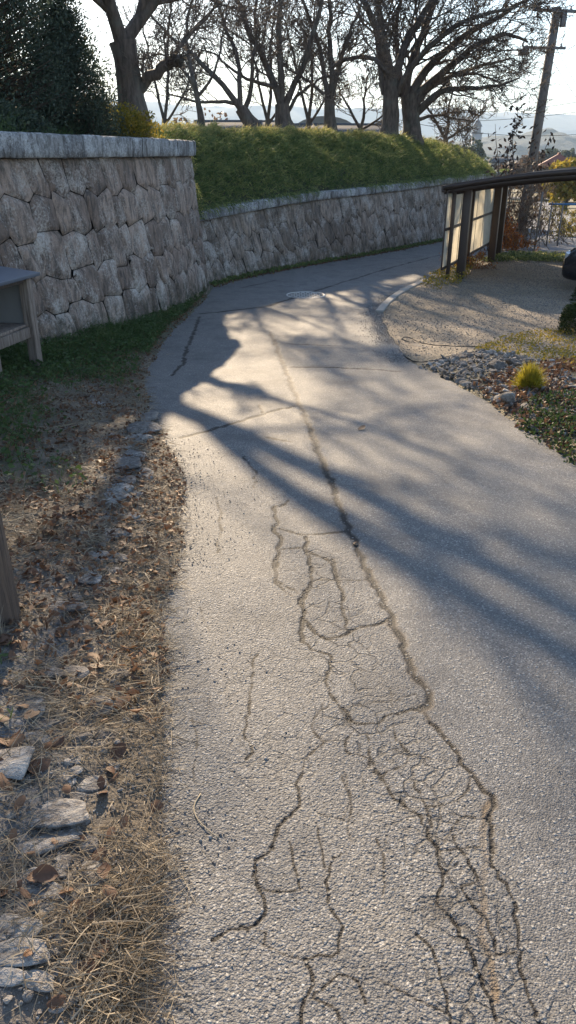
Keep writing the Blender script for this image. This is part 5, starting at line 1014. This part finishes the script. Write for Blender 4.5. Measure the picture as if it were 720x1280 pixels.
# ------------------------------------------------------------------ shrubs behind the screen
DARKLEAF = leaf_mat('dark_hanging_leaf', [(0, (.015, .012, .010)), (.6, (.04, .028, .022)), (1, (.09, .05, .035))], .25, 6)
REDLEAF = leaf_mat('autumn_red_leaf', [(0, (.10, .03, .015)), (.5, (.26, .09, .025)), (1, (.42, .20, .04))], .45, 5)
BROWNLEAF = leaf_mat('brown_brush_leaf', [(0, (.05, .035, .028)), (.6, (.14, .095, .065)), (1, (.28, .18, .10))], .35, 4)
def brush(name, label, base, tips, nleaf, mat, seed, leaf=(.05, .10), cat='shrub', tw=(6, 5), r=.010, jit=.3, leafp=.5, droop=-.4):
    rs = np.random.default_rng(seed); base = np.array(base, float); root = ob(name, None, loc=base, label=label, cat=cat); tips = np.array(tips)-base; n = len(tips); K = 7; t = np.linspace(0, 1, K)[None, :, None]
    st = rs.normal(size=(n, 3))*np.array([jit, jit, 0]); st[:, :2] += tips[:, :2]*.5; bow = rs.normal(size=(n, 1, 3))*.10*np.sin(t*math.pi)
    P = st[:, None]*(1-t)+tips[:, None]*t+bow; Rd = np.broadcast_to(np.linspace(r, r*.35, K), (n, K)); p2, r2 = spawn(P, Rd, tw[0], .28, .7, 5, .05, .25, .003, .25, rs); p3, r3 = spawn(p2, r2, tw[1], .5, .8, 4, .02, .3, .0025, .1, rs)
    V, F = merge([tubes(P, Rd, 5), tubes(p2, r2, 3), tubes(p3, r3, 3)]); ob('stems', me_np('stems', V, F, TWIG, None, True), root)
    A = np.concatenate([P[:, 2:].reshape(-1, 3), p2.reshape(-1, 3), p3.reshape(-1, 3)]) if leafp else P[:, 2:].reshape(-1, 3)
    if nleaf:
        C = A[rs.integers(0, len(A), nleaf)]+rs.normal(size=(nleaf, 3))*.03; s = rs.uniform(*leaf, nleaf); C[:, 2] -= s*.3; D = rs.normal(size=(nleaf, 3))*.5+np.array([0, 0, droop*2]); V, F = leaves(C, s, s*.45, dirs=D)
        ob('leaves', me_np('leaves', V, F, mat, dict(rnd=rep(rs.uniform(0, 1, nleaf), 4))), root)
    return root
# tall shoots with dark hanging leaves
b = G(650, 300); base = (b[0], 24.5, float(H(24.5)))
def shoot(pts, Y, label, nl, seed):
    rs = np.random.default_rng(seed); P = np.array([at(px, py, Y) for px, py in pts]); P = smooth_poly(P, 26, 2); g0 = np.array([P[0, 0], Y, float(H(Y))]); root = ob('leafy_shoot', None, loc=g0, label=label, cat='shrub', group='tall shoots with dark hanging leaves')
    Q = np.r_[[g0], P]-g0; V, F = tubes(Q[None], np.linspace(.018, .005, len(Q))[None], 6); ob('stem', me_np('stem', V, F, TWIG, None, True), root)
    i = rs.integers(1, len(P), nl); C = P[i]-g0+rs.normal(size=(nl, 3))*np.array([.11, .11, .06]); s = rs.uniform(.12, .2, nl); C[:, 2] -= .05; V, F = leaves(C, s, s*.45, dirs=rs.normal(size=(nl, 3))*np.array([.8, .5, .2])+np.array([0, 0, -.6])); ob('leaves', me_np('leaves', V, F, DARKLEAF, dict(rnd=rep(rs.uniform(0, 1, nl), 4))), root)
shoot([(640, 225), (642, 200), (640, 175), (645, 158), (649, 128)], 24, 'tallest shoot with dark hanging leaves left of the utility pole', 75, 81)
shoot([(632, 225), (634, 200), (636, 180), (648, 160), (650, 148)], 24.3, 'leafy shoot crossing the tallest one at mid height', 55, 82)
shoot([(622, 225), (624, 205), (620, 180), (619, 155)], 24.6, 'sparse leafy shoot at the bank end', 26, 83)
shoot([(664, 228), (672, 205), (680, 190), (690, 165)], 24.2, 'leafy shoot arching right of the utility pole', 40, 84)
shoot([(655, 228), (664, 205), (668, 180), (668, 156)], 24.8, 'leafy shoot climbing in front of the pole', 44, 85)
def tipset(pxs, pys, Y, n, seed):
    rs = np.random.default_rng(seed); return [at(rs.uniform(*pxs), rs.uniform(*pys), Y+rs.uniform(-.6, .6)) for _ in range(n)]
b = np.array([G(640, 312)[0]+.2, 22.6, 0]); b[2] = H(22.6); brush('brush_thicket', 'tangled brown brush thicket beside the carport end', b, tipset((612, 685), (192, 275), 23, 46, 91), 1500, BROWNLEAF, 91, (.06, .12), jit=.45)
b2 = np.array([6.0, 21.8, 0]); b2[2] = H(21.8); brush('autumn_shrub', 'orange-red leaved shrub just right of the carport screen', b2, tipset((612, 655), (262, 312), 21.8, 34, 92), 3600, REDLEAF, 92, (.04, .08), jit=.35)
b3 = np.array([6.3, 23.5, 0]); b3[2] = H(23.5); brush('brush_thicket', 'bare twiggy brush under the carport arch', b3, tipset((620, 700), (215, 300), 24.5, 40, 93), 500, BROWNLEAF, 93, (.06, .10), jit=.6)
b4 = np.array([4.1, 17.3, 0]); b4[2] = H(17.3); brush('autumn_shrub', 'low red and yellow shrub behind the foot of the screen', b4, tipset((556, 608), (312, 336), 17.6, 22, 94), 1200, REDLEAF, 94, (.04, .07), jit=.35)
b5 = np.array([8.4, 24.5, 0]); b5[2] = H(24.5); brush('garden_saplings', 'row of thin bare garden stems behind the blue rail', b5, tipset((672, 730), (250, 275), 24.5, 22, 95), 700, LEAF_GOLD, 95, (.05, .09), jit=.8, tw=(4, 3))
b6 = np.array([9.8, 27.5, 0]); b6[2] = H(27.5); brush('autumn_shrub', 'yellow leaved shrub at the right edge beyond the blue rail', b6, tipset((700, 760), (255, 300), 27.5, 26, 96), 2600, LEAF_GOLD, 96, (.06, .10), jit=.8)
# blue rail on stakes
BLU = mk_plain('blue_pipe', (.05, .20, .42), .4); r0 = at(686, 255, 23.); r1 = at(760, 256, 23.); root = ob('blue_rail', None, loc=(r0[0], r0[1], float(H(23))), label='blue horizontal pipe rail on thin stakes in the garden', cat='rail'); o_ = np.array(root.location)
ob('pipe', BM().tube([r0-o_, r1-o_], .026, 10).mesh('pipe', BLU), root)
for px in (690, 704, 740): q = at(px, 255, 23.)-o_; ob('stake', BM().tube([(q[0], 0, -.1), (q[0], 0, q[2]+.06)], .022, 8).mesh('stake', mk_plain('stake_grey', (.22, .2, .19), .8)), root)
q0 = at(705, 240, 21.7); root = ob('garden_stake', BM().tube([(0, 0, -.05), (.03, 0, 1.55)], .024, 8).mesh('stake', mk_plain('cane', (.2, .18, .16), .8)), loc=(6.62, 21.5, float(H(21.5))-.05), label='single grey stake at the far edge of the gravel yard', cat='stake')
# stones along the far end of the yard
for k, (px, py, s, lb) in enumerate([(648, 319, .30, 'dark'), (664, 320, .36, 'dark'), (682, 321, .30, 'dark'), (697, 320, .42, 'pale'), (712, 322, .30, 'dark'), (632, 318, .28, 'dark')]):
    g = G(px, py); ob('border_rock', RKB[k], None, (g[0], g[1], g[2]+.03), rot=(0, 0, k), scale=(s*1.2, s*.8, s*1.1), label='%s rock at the far end of the gravel yard, %s from the left' % (lb, ['second', 'third', 'fourth', 'fifth', 'sixth', 'first'][k]), cat='rock', group='border rocks at the end of the yard')
# grey concrete path dropping away beyond, road with railing in the valley
PATH = mk_plain('pale_path', (.13, .135, .15), .85, 0, .3, 3, .02)
def ribbon(name, pts, wd, mat, lift=.03, kind='structure'):
    P = smooth_poly(np.array(pts, float), 40, 2); T = np.gradient(P, axis=0); T /= np.linalg.norm(T, axis=1, keepdims=True); N = np.stack([T[:, 1], -T[:, 0]], 1); s = np.linspace(-.5, .5, 5)
    XY = P[:, None]+N[:, None]*s[None, :, None]*wd; Z = H(XY[..., 1])+lift; return ob(name, me_np(name, np.concatenate([XY, Z[..., None]], -1).reshape(-1, 3), gridfaces(40, 5), mat, None, True), kind=kind)
ribbon('path', [G(640, 322)[:2]+(1.2, 1.4), G(672, 300)[:2], G(684, 280)[:2], G(690, 262)[:2], G(676, 250)[:2]], 2.6, PATH)
ribbon('valley_road', [(20, 118), (45, 112), (80, 108), (140, 112)], 6, PATH, .4)
rr0 = np.array([24., 112, float(H(112))+.4]); root = ob('guard_rail', None, loc=rr0, label='distant roadside guard rail beyond the yellow field', cat='guard rail'); 
ob('rail', BM().bar((0, 0, .75), (44, -4, .75), .05, .12).mesh('rail', CONC), root)
for k in range(23): ob('rail_post', BM().box((k*2, -k*2*4/44, .4), (.1, .1, .8)).mesh('rp', CONC), root)

# ------------------------------------------------------------------ far houses, tower, trees in the valley
HW = mk_plain('plaster', (.40, .38, .35), .8); HG = mk_plain('plaster_grey', (.22, .23, .25), .8); RT = mk_plain('roof_tile_grey', (.07, .075, .09), .95, 0, .3, 4, .03); WN = mk_plain('window_dark', (.03, .035, .045), .2); RED = mk_plain('roof_red', (.22, .07, .05), .7)
def house(label, px, pyr, Y, w_, d, hw, hr, wall, roof, rot=0, name='house', curved=False):
    p = at(px, pyr, Y); g = float(H(Y)); th = p[2]-g; hw = th-hr; root = ob(name, None, loc=(p[0], Y, g-.3), rot=(0, 0, rot), label=label, cat='house')
    ob('wall', BM().box((0, 0, hw/2+.15), (w_, d, hw+.3)).mesh('wall', wall), root)
    if curved:
        t = np.linspace(0, math.pi, 15); V = []
        for y in (-d/2-.4, d/2+.4):
            for a in t: V.append((math.cos(a)*(w_/2+.4), y, hw+.3+math.sin(a)*hr))
        V = np.array(V); ob('roof', me_np('roof', V, [gridfaces(2, 15), np.arange(15)[None], np.arange(29, 14, -1)[None]], roof), root)
    else:
        e = .6; z = hw+.3; V = np.array([(-w_/2-e, -d/2-e, z), (w_/2+e, -d/2-e, z), (w_/2+e, d/2+e, z), (-w_/2-e, d/2+e, z), (-w_/2+hr*.4, 0, z+hr), (w_/2-hr*.4, 0, z+hr)])
        ob('roof', me_np('roof', V, [np.array([[0, 1, 5, 4], [2, 3, 4, 5]]), np.array([[1, 2, 5], [3, 0, 4]]), np.array([[3, 2, 1, 0]])], roof), root)
        ob('ridge', BM().bar((-w_/2+hr*.4, 0, z+hr), (w_/2-hr*.4, 0, z+hr), .35, .3).mesh('ridge', roof), root)
    for k in range(3):
        for fl in range(2 if hw > 4.5 else 1): ob('window', BM().box(((k-1)*w_*.3, -d/2-.03, 1.6+fl*2.7), (w_*.14, .06, 1.2)).mesh('window', WN), root)
house('far house with a pale arched gable roof behind the narrow straight tree', 404, 147, 95, 6.5, 8, 5, 1.8, HW, HW, 0, curved=True)
house('far house with low grey hipped roof left of the narrow straight tree', 388, 156, 90, 6, 7, 4, 1.4, HG, RT); house('far house with wide grey hipped roof right of the narrow straight tree', 437, 156, 88, 9, 7, 4, 1.6, HG, RT, .2)
house('far grey roofed house behind the multi-stemmed tree', 285, 152, 85, 8, 7, 4, 1.5, HG, RT); house('far house glimpsed between the forked trunks', 334, 152, 100, 7, 7, 4, 1.5, HW, RT, .3)
house('far small house with steep gable and red trim right of the pole', 699, 192, 150, 7, 8, 4, 2.6, HW, RED, 1.3); house('distant house below the hills at the right edge', 716, 205, 210, 9, 8, 4, 2, HW, RT, .2)
house('distant house between the pole and the bank end', 655, 200, 260, 10, 8, 4, 2, HG, RT, .1); house('distant pale house behind the leafy shoots', 628, 196, 300, 10, 8, 4, 2, HW, RT, .4)
tp = at(598, 148, 900); g = -14.; root = ob('tower', None, loc=(tp[0], 900, g), label='small distant tower with pointed top against the hills', cat='tower'); th = tp[2]-g
ob('shaft', BM().box((0, 0, th*.36), (9, 9, th*.72)).mesh('tw', HG), root); ob('upper_storey', BM().box((0, 0, th*.78), (6.5, 6.5, th*.14)).mesh('tw', HG), root); ob('roof', BM().box((0, 0, th*.92), (8.5, 8.5, th*.16), taper=.05).mesh('tr', RT), root); ob('balcony', BM().box((0, 0, th*.71), (11, 11, 1)).mesh('tb', RT), root)
def ftree(px, pyt, Y, rad, label, mat, seed):
    p = at(px, pyt, Y); g = float(H(Y)); h = p[2]-g; rs = np.random.default_rng(seed); root = ob('valley_tree', None, loc=(p[0], Y, g), label=label, cat='tree', group='trees in the valley')
    V, F = tubes(np.array([[(0, 0, -.2), (0, 0, h*.7)]]), np.array([[.3, .1]]), 6); ob('trunk', me_np('trunk', V, F, BARK), root)
    n = 2600; u = rs.normal(size=(n, 3)); u /= np.linalg.norm(u, axis=1, keepdims=True); u *= rs.uniform(.3, 1, (n, 1))**.5; C = u*np.array([rad, rad, h*.42])*(1+.3*vn(u[:, 0]*4+seed, u[:, 2]*4, 3))[:, None]+np.array([0, 0, h*.58]); V, F = leaves(C, .03*Y**.6, .02*Y**.6); ob('crown', me_np('crown', V, F, mat, dict(rnd=rep(rs.uniform(0, 1, n), 4))), root)
for k, (px, py, Y, rad, lb, mt) in enumerate([(714, 200, 70, 1.8, 'yellow leaved tree at the right edge beyond the field', LEAF_GOLD), (683, 208, 120, 2.2, 'brown rounded tree right of the pole', BROWNLEAF), (705, 222, 95, 2.5, 'low brown bushes before the guard rail', BROWNLEAF), (640, 205, 130, 3, 'dim brown tree seen through the leafy shoots', BROWNLEAF),
     (668, 190, 240, 4, 'distant bare tree just right of the pole foot', BROWNLEAF), (690, 186, 330, 5, 'far dark tree below the white road', CONIF), (712, 188, 300, 4, 'far dark tree at the right edge', CONIF), (470, 168, 120, 4, 'dim tree behind the joined pair', BROWNLEAF), (556, 172, 150, 4, 'dim tree right of the joined pair', BROWNLEAF), (250, 140, 90, 4, 'dim tree beyond the plateau on the left', BROWNLEAF), (590, 176, 200, 4, 'distant tree below the tower', CONIF)]): ftree(px, py, Y, rad, lb, mt, 500+k)

# ------------------------------------------------------------------ haze
hz = M('haze'); hz.t.nodes.remove(hz.b); pv = hz.n('ShaderNodeVolumePrincipled'); pv.inputs['Color'].default_value = (.62, .80, 1, 1); pv.inputs['Density'].default_value = 1.9e-4; pv.inputs['Anisotropy'].default_value = .1
hz.l(pv.outputs[0], hz.t.nodes['Material Output'].inputs['Volume'])
ob('haze', BM().box((0, 3000, 215), (19000, 13000, 480)).mesh('haze', hz.m), kind='stuff', label='pale blue haze filling the valley air', cat='haze')
